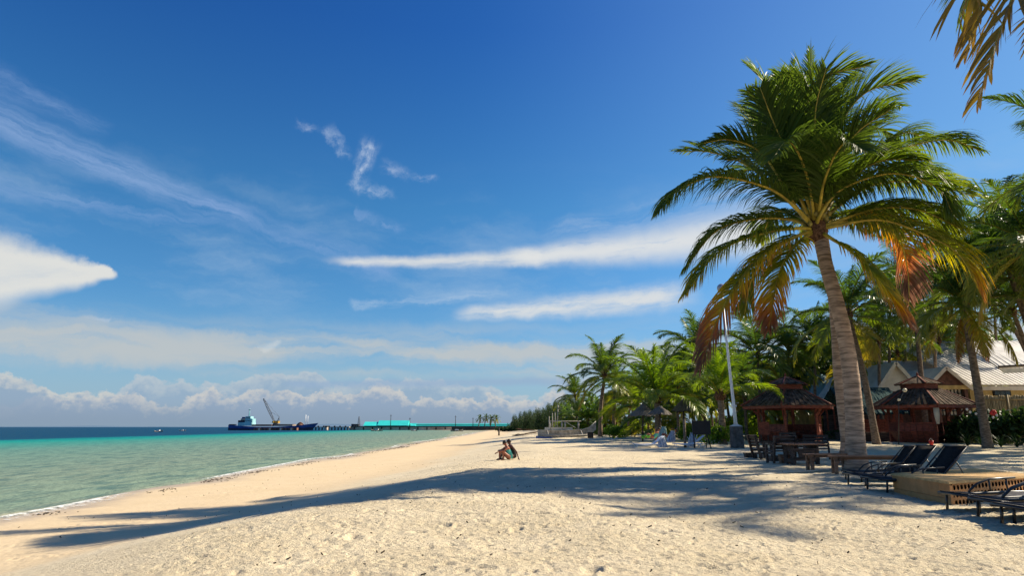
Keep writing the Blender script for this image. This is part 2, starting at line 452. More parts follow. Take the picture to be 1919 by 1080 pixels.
def zg_np(X, Y):
    sx = shoreX(Y); cx = crestX(Y)
    t = (X - sx) / (cx - sx)          # 0 at the water, 1 at the crest
    tt = np.clip(t, 0, 1)
    z = .50 * tt + .58 * sstep((tt - .48) / .52)
    z = np.where(t < 0, np.maximum((X - sx) * .06, -3.2), z)
    z = np.where(X < sx - 70, -3.2, z)
    inland = sstep((X - cx) / 30) * .12 + sstep((Y - 30) / 25) * .08 * sstep((X - cx) / 6)
    z = z + np.where(t > 1, inland, 0)
    plat = sstep((t - .55) / .5)
    und = (vnoise(X * .30, Y * .34, 3) - .5) * .17 + (vnoise(X * .8, Y * .9, 5) - .5) * .07
    return z + und * plat * .9 + (vnoise(X * .25, Y * .2, 8) - .5) * .05 * (t > 0)
def zg(x, y): return float(zg_np(np.array([float(x)]), np.array([float(y)]))[0])
def G(px, py, dz=0.0):
    """ground point seen at a photo pixel"""
    a, b = ray(px, py); h = 1.2; Y = h / max(-b, 1e-4)
    for _ in range(12):
        h = CZ - zg(a * Y, Y); Y = h / max(-b, 1e-4)
    return Vector((a * Y, Y, zg(a * Y, Y) + dz))
def GY(px, Y, py=800):
    a, _ = ray(px, py); return Vector((a * Y, Y, zg(a * Y, Y)))

def grid_mesh(name, X, Y, Z, m, flip=False):
    nr, nc = X.shape
    me = bpy.data.meshes.new(name)
    co = np.stack([X, Y, Z], -1).reshape(-1, 3).astype(np.float32)
    me.vertices.add(nr * nc); me.vertices.foreach_set('co', co.ravel())
    i = np.arange(nr * nc).reshape(nr, nc)
    q = np.stack([i[:-1, :-1], i[:-1, 1:], i[1:, 1:], i[1:, :-1]], -1).reshape(-1, 4)
    me.loops.add(q.size); me.loops.foreach_set('vertex_index', q.ravel().astype(np.int32))
    me.polygons.add(len(q)); me.polygons.foreach_set('loop_start', (np.arange(len(q)) * 4).astype(np.int32))
    me.polygons.foreach_set('loop_total', np.full(len(q), 4, np.int32))
    me.polygons.foreach_set('use_smooth', np.ones(len(q), bool))
    me.materials.append(m); me.update(calc_edges=True)
    return me

rows = list(np.arange(-70, 4.5, 2.5)); y = 4.8
while y < 60: rows.append(y); y += max(.022, y * .0042)
while y < 1100: rows.append(y); y *= 1.022
rows = np.array(rows)
s_in = np.linspace(-.95, .95, 620)
s_out = .95 + (np.linspace(0, 1, 34)[1:] ** 2) * 9
scol = np.concatenate([-s_out[::-1], s_in, s_out])
W = np.maximum(rows, 9.0)
XX = scol[None, :] * W[:, None]; YY = np.repeat(rows[:, None], len(scol), 1)
XX = np.clip(XX, -1500, 1500) + scol[None, :] * .001
ZZ = zg_np(XX, YY)
near = (np.abs(scol)[None, :] <= .96) & (YY > 4) & (YY < 70)
cx = crestX(YY); rough = .24 + .76 * sstep((XX - cx + 2.6 + (vnoise(XX * .8, YY * .8, 31) - .5) * 2.4) / 2.2)
wet = sstep((XX - shoreX(YY) - 1.0) / 2.5)
def cells(X, Y, size, seed, keep, rad, elong=1.0, ang=0.0):
    """footprint-like dents: jittered cells, returns (dent, rim)"""
    ca, sa = math.cos(ang), math.sin(ang)
    u = (X * ca + Y * sa) / size; v = (-X * sa + Y * ca) / (size / elong)
    ui = np.floor(u).astype(np.int64); vi = np.floor(v).astype(np.int64)
    out = np.zeros_like(X); rim = np.zeros_like(X)
    for a in (-1, 0, 1):
        for b in (-1, 0, 1):
            cu, cv = ui + a, vi + b
            n = (cu * 73856093 + cv * 19349663 + seed * 83492791) & 0xffffffff
            n = ((n ^ (n >> 13)) * 1274126177) & 0xffffffff
            h1 = (n & 0x3ff) / 1023.; h2 = ((n >> 10) & 0x3ff) / 1023.; h3 = ((n >> 20) & 0x3ff) / 1023.
            d = np.hypot(u - cu - h1, v - cv - h2) / (rad * (.6 + .7 * h3))
            k = (h3 < keep)
            out += k * np.exp(-d ** 2 * 1.6) * (.5 + h3 / max(keep, .01) * .7)
            rim += k * np.exp(-((d - 1.25) ** 2) * 5) * .4
    return out, rim
dn = np.zeros_like(XX)
idx = near
x_, y_ = XX[idx], YY[idx]
wx = x_ + (vnoise(x_ * 3, y_ * 3, 40) - .5) * .25; wy = y_ + (vnoise(x_ * 3, y_ * 3, 41) - .5) * .25
d = np.zeros_like(x_)
for (size, keep, rad, amp, el_, ang, sd) in ((.46, .55, .25, .030, 1.4, .3, 1), (.30, .6, .28, .024, 1.7, 1.1, 2), (.17, .6, .32, .022, 1.4, .7, 3), (.11, .55, .36, .012, 1.3, .2, 4), (.9, .3, .2, .045, 1.3, .9, 6)):
    a_, r_ = cells(wx, wy, size, sd, keep, rad, el_, ang)
    d += (-a_ + r_ * .8) * amp
for f_, am in ((2.2, .012), (5, .016), (9, .016), (16, .013), (30, .008)):
    d += (vnoise(x_ * f_, y_ * f_, int(f_ * 7)) - .5) * am
fade = 1 - .5 * sstep((y_ - 12) / 30)
d2 = d * rough[idx] * fade
# a few scuffed patches on the smooth slope
pt = sstep((vnoise(x_ * .9, y_ * .7, 77) - .66) / .12)
d2 += d * pt * .5 * wet[idx] * (1 - rough[idx])
d2 *= wet[idx]
dn[idx] = d2
ZZ = ZZ + dn

m, t, b = newmat('beach_sand'); M['sand'] = m
geo = t.nodes.new('ShaderNodeNewGeometry'); sp = t.nodes.new('ShaderNodeSeparateXYZ'); t.links.new(geo.outputs['Position'], sp.inputs[0])
gx, gy, gz = (Nd(t, sp.outputs[i]) for i in range(3))
pos = geo.outputs['Position']
n1 = nnoise(t, pos, .8, 6, .6); n2 = nnoise(t, pos, 12, 4, .6); n3 = nnoise(t, pos, 160, 2, .5)
c_ = nmix(t, n1.step(.3, .7), (.585, .495, .33), (.67, .575, .40))
c_ = nmix(t, n2.step(.42, .62) * .35, c_, (.50, .39, .26))
c_ = nmix(t, n3.step(.6, .72) * .5, c_, (.42, .33, .23))
c_ = nmix(t, n3.step(.36, .28) * .4, c_, (.78, .68, .54))
lowt = (gz + (n1 - .5) * .10)
c_ = nmix(t, lowt.step(.62, .35) * .55, c_, (.60, .44, .255))
c_ = nmix(t, lowt.step(.07, .0), c_, (.42, .32, .205))
t.links.new(c_, b.inputs['Base Color'])
wetr = lowt.step(.10, .02)
t.links.new((wetr * -.6 + .95).s, b.inputs['Roughness'])
b.inputs['Specular IOR Level'].default_value = .15
nb = nnoise(t, pos, 14, 5, .74)
bp = t.nodes.new('ShaderNodeBump'); bp.inputs['Strength'].default_value = 1.0; bp.inputs['Distance'].default_value = .055
t.links.new((nb * gz.step(.45, 1.05, .2, 1.0)).s, bp.inputs['Height']); t.links.new(bp.outputs[0], b.inputs['Normal'])
sand = rmesh('beach_sand', grid_mesh('beach_sand', XX, YY, ZZ, m))
tag(sand, 'pale beach sand with footprints, sloping down to the water', kind='structure')

# far land behind the beach and the rocky foot of the causeway
# ------------------------------------------------------------------ sea
m, t, b = newmat('sea_water'); M['sea'] = m
geo = t.nodes.new('ShaderNodeNewGeometry'); sp = t.nodes.new('ShaderNodeSeparateXYZ'); t.links.new(geo.outputs['Position'], sp.inputs[0])
gx, gy, gz = (Nd(t, sp.outputs[i]) for i in range(3)); pos = geo.outputs['Position']
nA = nnoise(t, nvec(t, gx * .05, gy * .015, 0.0), 1, 4, .6)
nB = nnoise(t, nvec(t, gx * .6, gy * .12, 0.0), 1, 5, .65)
dsh = (-1 * gx) - 14.8 + (nA - .5) * 12 + (nB - .5) * 2 - (gy - 150).max(0) * .07
f = (dsh / 100).clamp()
cr = nramp(t, f, [(0, (.34, .33, .23)), (.02, (.19, .26, .19)), (.10, (.185, .245, .185)), (.38, (.115, .245, .20)), (.66, (.012, .26, .22)), (.78, (.004, .19, .20)), (.84, (.004, .06, .12)), (1, (.003, .045, .11))])
nC = nnoise(t, nvec(t, gx * 1.2, gy * .35, 0.0), 1, 5, .7)
cr2 = nmix(t, nC.step(.44, .66) * .6, cr, (.02, .085, .10))
t.nodes.remove(b)
df = t.nodes.new('ShaderNodeBsdfDiffuse'); t.links.new(cr2, df.inputs['Color'])
gl = t.nodes.new('ShaderNodeBsdfGlossy'); gl.inputs['Roughness'].default_value = .22
lw = t.nodes.new('ShaderNodeLayerWeight'); lw.inputs['Blend'].default_value = .25
mxs = t.nodes.new('ShaderNodeMixShader'); t.links.new((Nd(t, lw.outputs['Facing']).pow(3.0) * .13 + .015).s, mxs.inputs[0])
t.links.new(df.outputs[0], mxs.inputs[1]); t.links.new(gl.outputs[0], mxs.inputs[2]); t.links.new(mxs.outputs[0], t.nodes['Material Output'].inputs[0])
w1 = nnoise(t, nvec(t, gx * .9, gy * .45, 0.0), 1, 6, .65); w2 = nnoise(t, pos, 5.5, 4, .65)
bp = t.nodes.new('ShaderNodeBump'); bp.inputs['Strength'].default_value = .9; bp.inputs['Distance'].default_value = .28
t.links.new((w1 + w2 * .16).s, bp.inputs['Height']); t.links.new(bp.outputs[0], gl.inputs['Normal']); t.links.new(bp.outputs[0], df.inputs['Normal']); t.links.new(bp.outputs[0], lw.inputs['Normal'])
rws = [-80.]; y = 5.
while y < 300: rws.append(y); y *= 1.012
while y < 40000: rws.append(y); y *= 1.1
rws = np.array(rws)
ss = np.concatenate([-np.geomspace(12, 1.0, 12), np.linspace(-.96, .3, 330), [.6, 2, 12]])
SX = ss[None, :] * np.maximum(rws, 25.)[:, None]; SY = np.repeat(rws[:, None], len(ss), 1)
amp = .030 * np.clip(1.3 - SY / 180, 0, 1)
SZ = ((vnoise(SX * .9, SY * .45, 11) - .5) * 1.6 + (vnoise(SX * 2.3, SY * 1.2, 12) - .5)) * amp * sstep((shoreX(SY) - SX - .3) / 4)
sea = rmesh('sea', grid_mesh('sea', SX, SY, SZ, m))
tag(sea, 'turquoise shallow sea turning deep blue far out', kind='structure')

# foam lip of the little waves along the shoreline
m, t, b = newmat('sea_foam'); M['foam'] = m
b.inputs['Base Color'].default_value = (.80, .80, .76, 1); b.inputs['Roughness'].default_value = .8
out = t.nodes['Material Output']
geo = t.nodes.new('ShaderNodeNewGeometry'); at = t.nodes.new('ShaderNodeAttribute'); at.attribute_name = 'tint'
nf = nnoise(t, geo.outputs['Position'], 5.5, 6, .75)
tp = t.nodes.new('ShaderNodeBsdfTransparent'); mx = t.nodes.new('ShaderNodeMixShader')
al = (Nd(t, at.outputs['Fac']) + (nf - .5) * 1.7).step(.32, .78)
t.links.new(al.s, mx.inputs[0]); t.links.new(tp.outputs[0], mx.inputs[1]); t.links.new(b.outputs[0], mx.inputs[2]); t.links.new(mx.outputs[0], out.inputs[0])
def set_tint(me, arr):
    a = me.attributes.new('tint', 'FLOAT', 'POINT'); a.data.foreach_set('value', np.asarray(arr, np.float32))
fy = np.concatenate([np.arange(8, 80, .25), np.geomspace(80, 430, 160)])
prof = [(-1.5, .012, 0), (-1.0, .02, .05), (-.62, .05, .3), (-.38, .08, .9), (-.15, .045, .6), (.08, .025, .55), (.35, .03, .25), (.6, .05, 0)]
FX = []; FZ = []; FT = []
for i, yy in enumerate(fy):
    sx = float(shoreX(yy)) + (float(vnoise(np.array([yy * .16]), np.array([2.]), 50)[0]) - .5) * 1.3 + .5
    st = .26 + .45 * float(sstep((vnoise(np.array([yy * .11]), np.array([7.]), 51)[0] - .25) / .4)); k = 1 + yy * .004
    FX.append([sx + a * k for a, _, _ in prof]); FZ.append([max(z_ * (.4 + st * .6), zg(sx + a * k, yy) + .012) for a, z_, _ in prof])
    FT.append([c * st for _, _, c in prof])
fm = grid_mesh('foam', np.array(FX), np.repeat(fy[:, None], len(prof), 1), np.array(FZ), m)
set_tint(fm, np.array(FT).ravel())
tag(rmesh('foam', fm), 'thin broken line of white foam where the sea meets the sand', 'foam', kind='stuff')

# dried seaweed line and little bits of debris
mb = MB()
def shard(x, y, s_):
    z = zg(x, y); a = random.random() * 6.28; l = s_ * random.uniform(.6, 1.6)
    mb.bar((x, y, z + .004), (x + math.cos(a) * l, y + math.sin(a) * l, z + .008 + random.random() * .02), s_ * random.uniform(.12, .4), .012)
for i in range(1700):
    y = 9 + 110 * random.random() ** 1.6
    off = 1.15 + math.sin(y * .35) * .25 + random.gauss(0, .14) + (random.random() < .3) * random.uniform(.1, .9)
    if vnoise(np.array([y * .8]), np.array([3.]), 90)[0] < .38: continue
    shard(float(shoreX(y)) + off, y, .045 + .001 * y)
for i in range(170):
    y = 6 + 34 * random.random(); x = random.uniform(float(shoreX(y)) + 1.5, float(crestX(y)) + 2)
    shard(x, y, .028)
for i in range(260):
    y = 5.5 + 22 * random.random(); x = random.uniform(float(crestX(y)), .8 * y)
    shard(x, y, .018 + .02 * random.random())
tag(mb.build('seaweed', M['weed']), 'dark line of dried seaweed and bits of debris along the tide mark', 'seaweed', kind='stuff')

# distant hills across the water
hx = []; 
mb = MB()
for (x0, x1, hh, Yd) in ((-9500, 1500, 60, 21000), (-5600, -2900, 110, 17000), (-20000, -9000, 50, 22000)):
    n = 60; vs = []; fs = []
    for i in range(n + 1):
        x = x0 + (x1 - x0) * i / n; h = hh * math.sin(math.pi * i / n) ** .7 * (.6 + .4 * float(vnoise(np.array([x * .001]), np.array([hh * 1.]), 5)[0]))
        vs += [(x, Yd - 1500, -1), (x, Yd, h - 1), (x, Yd + 1500, -1)]
        if i: b_ = i * 3; fs += [(b_ - 3, b_, b_ + 1, b_ - 2), (b_ - 2, b_ + 1, b_ + 2, b_ - 1)]
    mb.add(vs, fs, True)
tag(mb.build('distant_hills', M['hill']), 'hills across the water with air haze put into their blue colour', kind='structure')

# ------------------------------------------------------------------ palms
UP = Vector((0, 0, 1))
def catmull(pts, n):
    pts = [Vector(p) for p in pts]; out = []
    ext = [pts[0] * 2 - pts[1]] + pts + [pts[-1] * 2 - pts[-2]]
    L = [0]
    for i in range(1, len(pts)): L.append(L[-1] + (pts[i] - pts[i - 1]).length)
    for k in range(n + 1):
        d_ = L[-1] * k / n; i = 0
        while i < len(pts) - 2 and d_ > L[i + 1]: i += 1
        t_ = (d_ - L[i]) / max(L[i + 1] - L[i], 1e-6)
        a, b_, c2, d2_ = ext[i:i + 4]
        out.append(.5 * ((2 * b_) + (c2 - a) * t_ + (2 * a - 5 * b_ + 4 * c2 - d2_) * t_ ** 2 + (3 * b_ - a - 3 * c2 + d2_) * t_ ** 3))
    return out
def frond_geo(path, npair, Lmax, width, segs, droop, age, t0=.18, side_hint=None, rnd=None, tipage=.3, ragged=.15):
    """leaflets along a rachis path; returns verts, faces, tints and the path"""
    rnd = rnd or random
    n = len(path) - 1; vs = []; fs = []; ti = []
    side_prev = side_hint
    for i in range(npair):
        t_ = t0 + (1 - t0) * (i + .5) / npair
        f_ = t_ * n; k = min(int(f_), n - 1); fr = f_ - k
        p = path[k].lerp(path[k + 1], fr); T = (path[k + 1] - path[k]).normalized()
        S = T.cross(UP)
        if side_prev is not None:
            if S.length < .35: S = side_prev - T * side_prev.dot(T)
            elif S.dot(side_prev) < 0: S = -S
        S.normalize(); side_prev = S
        N = S.cross(T).normalized()
        if N.z < 0 and abs(T.z) < .8: N = -N
        u = (t_ - t0) / (1 - t0)
        L = Lmax * (.50 + .62 * math.sin(math.pi * min(1, u * .92 + .12)) ** .8) * (1 - .45 * max(0, u - .75) / .25)
        for sgn in (-1, 1):
            if rnd.random() < ragged * .4: continue
            ln = L * rnd.uniform(.82, 1.08)
            al = .55 + .55 * u + rnd.uniform(-.08, .08)
            d = (S * sgn * math.cos(al) + T * math.sin(al) + N * rnd.uniform(.12, .34)).normalized()
            wv = (T - d * T.dot(d)); wv.normalize()
            q = d.cross(wv); a = rnd.uniform(-.7, .7); wv = (wv * math.cos(a) + q * math.sin(a))
            base = len(vs); q0 = p.copy(); ww = width * rnd.uniform(.8, 1.2)
            dr = droop * rnd.uniform(.7, 1.3) * (1 + .3 * age)
            ag = age + max(0, u - .35) * tipage * 1.5 + rnd.uniform(-.06, .06)
            for s_ in range(segs):
                r_ = s_ / segs; hw = ww * .5 * (.75 if s_ == 0 else 1) * (1 - r_ * .55)
                vs.append(q0 + wv * hw); vs.append(q0 - wv * hw)
                tt_ = min(1, max(0, ag + r_ * tipage * .7)); ti += [tt_, tt_]
                q0 = q0 + d * (ln / segs)
                d = (d + Vector((0, 0, -1)) * dr * (1.0 / segs) * (1.2 + r_)).normalized()
            vs.append(q0); ti.append(min(1, ag + tipage))
            for s_ in range(segs - 1):
                a_ = base + s_ * 2; fs.append((a_, a_ + 1, a_ + 3, a_ + 2))
            a_ = base + (segs - 1) * 2; fs.append((a_, a_ + 1, a_ + 2))
    return vs, fs, ti
def mesh_t(name, vs, fs, ti, m):
    me = bpy.data.meshes.new(name); me.from_pydata([tuple(v) for v in vs], [], fs); me.materials.append(m)
    set_tint(me, ti); me.update(); return me

# generic frond variants in local space: start at origin, grow along +X
def generic_path(e0, sag, L, n=16, sway=0.):
    pts = [Vector((0, 0, 0))]; a = e0; yaw = 0
    for i in range(n):
        st = L / n
        pts.append(pts[-1] + Vector((math.cos(a) * math.cos(yaw), math.cos(a) * math.sin(yaw), math.sin(a))) * st)
        a -= sag / n * (.4 + 1.3 * i / n); yaw += sway / n
        a = max(a, -1.5)
    return pts
def variant(name, e0, sag, L, npair, Lm, wd, segs, droop, age, m, seed, tipage=.12):
    rr = random.Random(seed)
    path = generic_path(R(e0), R(sag), L, sway=rr.uniform(-.4, .4))
    vs, fs, ti = frond_geo(path, npair, Lm, wd, segs, droop, age, .16, Vector((0, 1, 0)), rr, tipage)
    mb = MB(); n = len(path)
    rad = [.055 * (1 - .86 * i / (n - 1)) for i in range(n)]
    mb.tube(path, rad, 5, True, False)
    b_ = len(vs); vs = list(vs) + [Vector(v) for v in mb.v]; fs = list(fs) + [tuple(i + b_ for i in f_) for f_ in mb.f]
    ti = list(ti) + [.52 if age < .7 else .8] * len(mb.v)
    return mesh_t(name, vs, fs, ti, m)
# (initial elevation, sag, age)
ELS = [(84, 35, .0), (74, 60, .02), (62, 80, .05), (48, 95, .10), (32, 95, .14), (15, 90, .18), (-5, 80, .28), (-35, 50, .46), (-66, 20, .74)]
VN = [variant('palm_frond', e, sg, 1.0 * 5, 84, 1.25, .062, 3, .95, ag, M['palmb'], 100 + i) for i, (e, sg, ag) in enumerate(ELS)]
VN2 = [variant('palm_frond', e + 4, sg * .85, 1.0 * 5, 80, 1.3, .062, 3, 1.1, ag, M['palmb'], 200 + i) for i, (e, sg, ag) in enumerate(ELS)]
VY = [variant('palm_frond', e, sg, 5, 80, 1.25, .062, 3, .95, ag, M['palmy'], 250 + i) for i, (e, sg, ag) in enumerate(ELS)]
VF = [variant('palm_frond', e, sg, 5, 38, 1.3, .15, 2, .9, ag, M['palmb'], 300 + i) for i, (e, sg, ag) in enumerate(ELS)]

def trunk_mesh(pts, r0, r1, m, n=10, rings=40, flare=1.5, step=.0, name='trunk'):
    path = catmull(pts, rings); rad = []
    L = sum((path[i + 1] - path[i]).length for i in range(rings)); d_ = 0
    for i in range(rings + 1):
        t_ = i / rings; r_ = r0 + (r1 - r0) * t_ ** .7
        h = t_ * L
        r_ *= 1 + (flare - 1) * math.exp(-h * 2.2)
        if step: r_ *= 1 + (step if i % 2 else -step * .5) + random.uniform(-.012, .012)
        rad.append(r_)
    mb = MB(); mb.tube(path, rad, n); return mb.mesh(name, m), path
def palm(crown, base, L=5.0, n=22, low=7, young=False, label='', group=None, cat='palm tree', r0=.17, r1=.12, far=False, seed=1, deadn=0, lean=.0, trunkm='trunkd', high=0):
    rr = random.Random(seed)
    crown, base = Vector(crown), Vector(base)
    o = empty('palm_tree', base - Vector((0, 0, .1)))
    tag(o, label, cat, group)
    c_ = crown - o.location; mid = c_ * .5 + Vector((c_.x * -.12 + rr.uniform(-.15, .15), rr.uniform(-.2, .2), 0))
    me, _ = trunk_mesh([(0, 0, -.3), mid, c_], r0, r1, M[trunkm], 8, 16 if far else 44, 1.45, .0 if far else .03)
    rmesh('trunk', me, o)
    mb = MB(); mb.lathe([(.0, -.35), (r1 * 1.5, -.2), (r1 * 2.0, .1), (r1 * 1.4, .4), (0.02, .7)], (0, 0, 0), 8)
    rmesh('crown_shaft', mb.mesh('crown_shaft', M['fibre']), o, c_)
    ga = 2.39996; a0 = rr.random() * 6.28
    for i in range(n):
        u = i / (n - 1)
        k = high + u ** .85 * (low - high) + rr.uniform(-.4, .4)
        k = int(max(0, min(low, round(k))))
        V_ = VF if far else VY if young else (VN if rr.random() < .5 else VN2)
        s_ = L / 5 * rr.uniform(.85, 1.08) * (.75 if k == 0 else 1)
        if young: s_ *= 1.0
        rmesh('frond', V_[k], o, c_ + Vector((0, 0, .25 - .35 * u)), (rr.uniform(-.12, .12), rr.uniform(-.1, .1), a0 + ga * i + rr.uniform(-.25, .25)), s_)
    for i in range(deadn):
        rmesh('dead_frond', (VF if far else VN)[8], o, c_ + Vector((0, 0, -.2)), (0, 0, a0 + i * 1.9 + .5), L / 5 * .7)
    return o

# ---- the big palm in front
def hero_fronds(root, specs, Yc, basep, loc):
    for j, (pts, dY, age, Lm, droop, npair, tipa) in enumerate(specs):
        n = len(pts)
        world = [basep + Vector(((P(*pts[0], Yc) - basep).normalized().x * .12, (random.random() - .5) * .1, (P(*pts[0], Yc) - basep).normalized().z * .1))]
        for i, p in enumerate(pts): world.append(P(p[0], p[1], Yc + dY * 1.8 * ((i + 1) / n) ** .9))
        path = catmull(world, 26); path = [p - loc for p in path]
        rr = random.Random(900 + j)
        vs, fs, ti = frond_geo(path, int(npair * 1.2), Lm * 1.55, .058, 4, droop * (.55 if droop < 1.3 else .85), age, .20, None, rr, tipa, .12)
        fo = rmesh('frond', mesh_t('frond', vs, fs, ti, M['palm']), root)
        rad = [.075 * (1 - .9 * (i / 26) ** .6) + .004 for i in range(27)]
        mb = MB(); mb.tube(path, rad, 6); mb.build('midrib', M['rib'], fo)
hb = G(1606, 881)
Yh = hb.y
root = empty('palm_tree', hb); tag(root, 'tallest foreground coconut palm, thick ringed trunk, yellowing lower fronds, beside the loungers', 'palm tree')
tp_ = [hb + Vector((0, 0, -.3)), P(1604, 850, Yh), P(1601, 780, Yh), P(1594, 700, Yh), P(1583, 630, Yh), P(1566, 560, Yh), P(1549, 500, Yh), P(1535, 440, Yh)]
me, tpath = trunk_mesh([p - hb for p in tp_], .295, .20, M['trunk'], 20, 150, 1.72, .03)
rmesh('trunk', me, root)
cr_w = P(1531, 432, Yh)
cl = cr_w - hb
mb = MB(); mb.lathe([(.05, -.45), (.27, -.3), (.34, -.05), (.30, .2), (.16, .5), (.05, .9)], cl, 14); mb.build('crown_shaft', M['fibre'], root)
for i in range(13):
    a = i * 2.4; q = cl + Vector((math.cos(a) * (.3 + .12 * random.random()), math.sin(a) * .35 - .1, .1 + .4 * random.random()))
    mb = MB(); mb.ball(q, .085, 8, (1, 1, 1.25)); mb.build('coconut', M['coco'], root)
H1 = [
    ([(1506, 330), (1470, 220), (1432, 155), (1400, 122)], 1.2, .06, 1.05, 1.0, 120, .05),
    ([(1512, 330), (1508, 230), (1533, 150), (1628, 122)], -1.2, .08, 1.0, .9, 120, .08),
    ([(1517, 300), (1514, 180), (1519, 92)], .4, .05, .55, .15, 70, .05),
    ([(1508, 300), (1494, 190), (1486, 112)], .8, .05, .5, .15, 60, .05),
    ([(1548, 340), (1572, 240), (1625, 172), (1716, 150)], -.5, .05, 1.05, 1.1, 120, .05),
    ([(1490, 385), (1430, 290), (1370, 262), (1318, 268)], -.6, .04, .9, 1.1, 105, .05),
    ([(1490, 360), (1440, 270), (1405, 215), (1385, 196)], 2.2, .14, .9, .8, 95, .05),
    ([(1470, 370), (1400, 310), (1330, 285), (1268, 284)], 2.0, .10, .85, 1.0, 95, .1),
    ([(1495, 393), (1439, 352), (1339, 331), (1270, 358), (1233, 398)], -1.0, .06, 1.0, 1.7, 130, .06),
    ([(1489, 413), (1422, 410), (1344, 432), (1283, 505)], .6, .08, .95, 1.4, 115, .08),
    ([(1494, 428), (1420, 440), (1344, 475), (1284, 552)], -.9, .14, .9, 1.5, 110, .3),
    ([(1500, 440), (1439, 470), (1383, 530), (1345, 600), (1312, 690)], -1.0, .20, .95, 1.4, 120, .75),
    ([(1505, 447), (1484, 468), (1458, 520), (1441, 618)], -.8, .32, .85, 1.3, 95, .55),
    ([(1500, 440), (1450, 470), (1410, 520), (1395, 590)], 1.6, .12, .9, 1.5, 95, .2),
    ([(1536, 405), (1578, 354), (1672, 325), (1755, 350), (1785, 400)], -1.2, .06, 1.1, 1.8, 130, .06),
    ([(1548, 380), (1600, 315), (1683, 280), (1775, 262), (1836, 282)], .3, .05, 1.0, 1.5, 125, .06),
    ([(1555, 400), (1640, 345), (1740, 345), (1825, 368)], 1.0, .18, 1.0, 1.1, 110, .1),
    ([(1560, 418), (1640, 392), (1720, 393), (1800, 428)], -.6, .14, 1.1, 1.9, 120, .2),
    ([(1560, 425), (1650, 412), (1745, 445), (1800, 480), (1836, 548)], -.9, .20, 1.1, 1.7, 125, .38),
    ([(1560, 420), (1620, 412), (1680, 440), (1700, 500), (1704, 560)], .6, .45, .9, 1.2, 95, .6),
    ([(1556, 446), (1602, 477), (1648, 532), (1704, 606)], -1.1, .28, .9, 1.4, 110, .55),
    ([(1565, 370), (1625, 300), (1690, 250), (1740, 260)], 1.6, .05, 1.05, 1.4, 110, .05),
    ([(1550, 350), (1590, 250), (1640, 200), (1690, 200)], 1.8, .03, 1.05, 1.2, 110, .05),
    ([(1490, 350), (1450, 250), (1420, 190), (1400, 170)], -.4, .02, 1.0, 1.2, 105, .05),
    ([(1530, 405), (1524, 395), (1520, 450)], 2.5, .1, .9, 1.3, 90, .2),
    ([(1495, 408), (1450, 398), (1425, 455)], 2.3, .1, .9, 1.4, 90, .2), ([(1570, 405), (1630, 395), (1668, 450)], 2.4, .1, .9, 1.4, 90, .2),
    ([(1545, 340), (1580, 270), (1625, 285)], -2.0, .03, .95, 1.2, 95, .05), ([(1512, 330), (1480, 265), (1445, 300)], -1.9, .03, .95, 1.2, 95, .05),
    ([(1545, 330), (1585, 255), (1620, 270)], 2.2, .03, .95, 1.2, 95, .05), ([(1515, 330), (1490, 260), (1460, 285)], 2.2, .03, .95, 1.2, 95, .05),
    ([(1500, 340), (1452, 235), (1425, 165)], -.9, .03, 1.05, 1.0, 105, .05), ([(1508, 330), (1480, 210), (1462, 140)], -.8, .04, 1.0, .9, 100, .05),
    ([(1532, 330), (1548, 220), (1590, 145)], .9, .03, 1.05, .9, 105, .05), ([(1548, 350), (1600, 255), (1668, 205)], -1.1, .04, 1.05, 1.1, 110, .05),
    ([(1490, 372), (1425, 300), (1362, 300)], 1.0, .04, 1.0, 1.2, 100, .05), ([(1555, 372), (1640, 305), (1730, 300)], -1.0, .05, 1.05, 1.3, 115, .06),
    ([(1530, 320), (1528, 210), (1548, 128)], -1.2, .04, 1.0, .8, 100, .05),
]
hero_fronds(root, H1, Yh, cr_w, hb)
# twin palm right behind it
hb2 = G(1584, 874) + Vector((0, .55, 0)); Y2 = hb2.y
root2 = empty('palm_tree', hb2); tag(root2, 'slimmer coconut palm trunk growing tight against the big foreground palm, on its left', 'palm tree')
cr2 = P(1540, 415, Y2)
tp2 = [hb2 + Vector((0, 0, -.3)), P(1586, 840, Y2), P(1578, 760, Y2), P(1571, 700, Y2), P(1566, 620, Y2), P(1558, 540, Y2), P(1550, 480, Y2), cr2]
me, _ = trunk_mesh([p - hb2 for p in tp2], .20, .14, M['trunk'], 16, 130, 1.3, .022); rmesh('trunk', me, root2)
mb = MB(); mb.lathe([(.05, -.4), (.24, -.2), (.28, .1), (.12, .5), (.04, .8)], cr2 - hb2, 12); mb.build('crown_shaft', M['fibre'], root2)
H2 = [
    ([(1530, 300), (1520, 210), (1490, 150), (1450, 135)], 1.5, .02, 1.05, 1.2, 105, .05),
    ([(1545, 300), (1560, 210), (1580, 160), (1610, 150)], 1.5, .03, 1.0, 1.0, 105, .05),
    ([(1520, 340), (1480, 260), (1440, 215), (1410, 230)], 1.0, .02, 1.0, 1.3, 105, .05),
    ([(1560, 340), (1600, 270), (1650, 240), (1680, 275)], .4, .02, 1.05, 1.4, 105, .05),
    ([(1575, 380), (1650, 330), (1720, 320), (1790, 345)], 1.2, .05, 1.05, 1.6, 105, .06),
    ([(1500, 380), (1450, 330), (1390, 320), (1340, 350)], 1.6, .06, .95, 1.4, 100, .06),
    ([(1540, 320), (1540, 230), (1545, 170), (1565, 140)], .6, .04, .8, .5, 85, .05),
    ([(1580, 410), (1660, 385), (1730, 400), (1790, 470)], 1.4, .10, 1.05, 1.8, 105, .2),
]
hero_fronds(root2, H2, Y2, cr2, hb2)
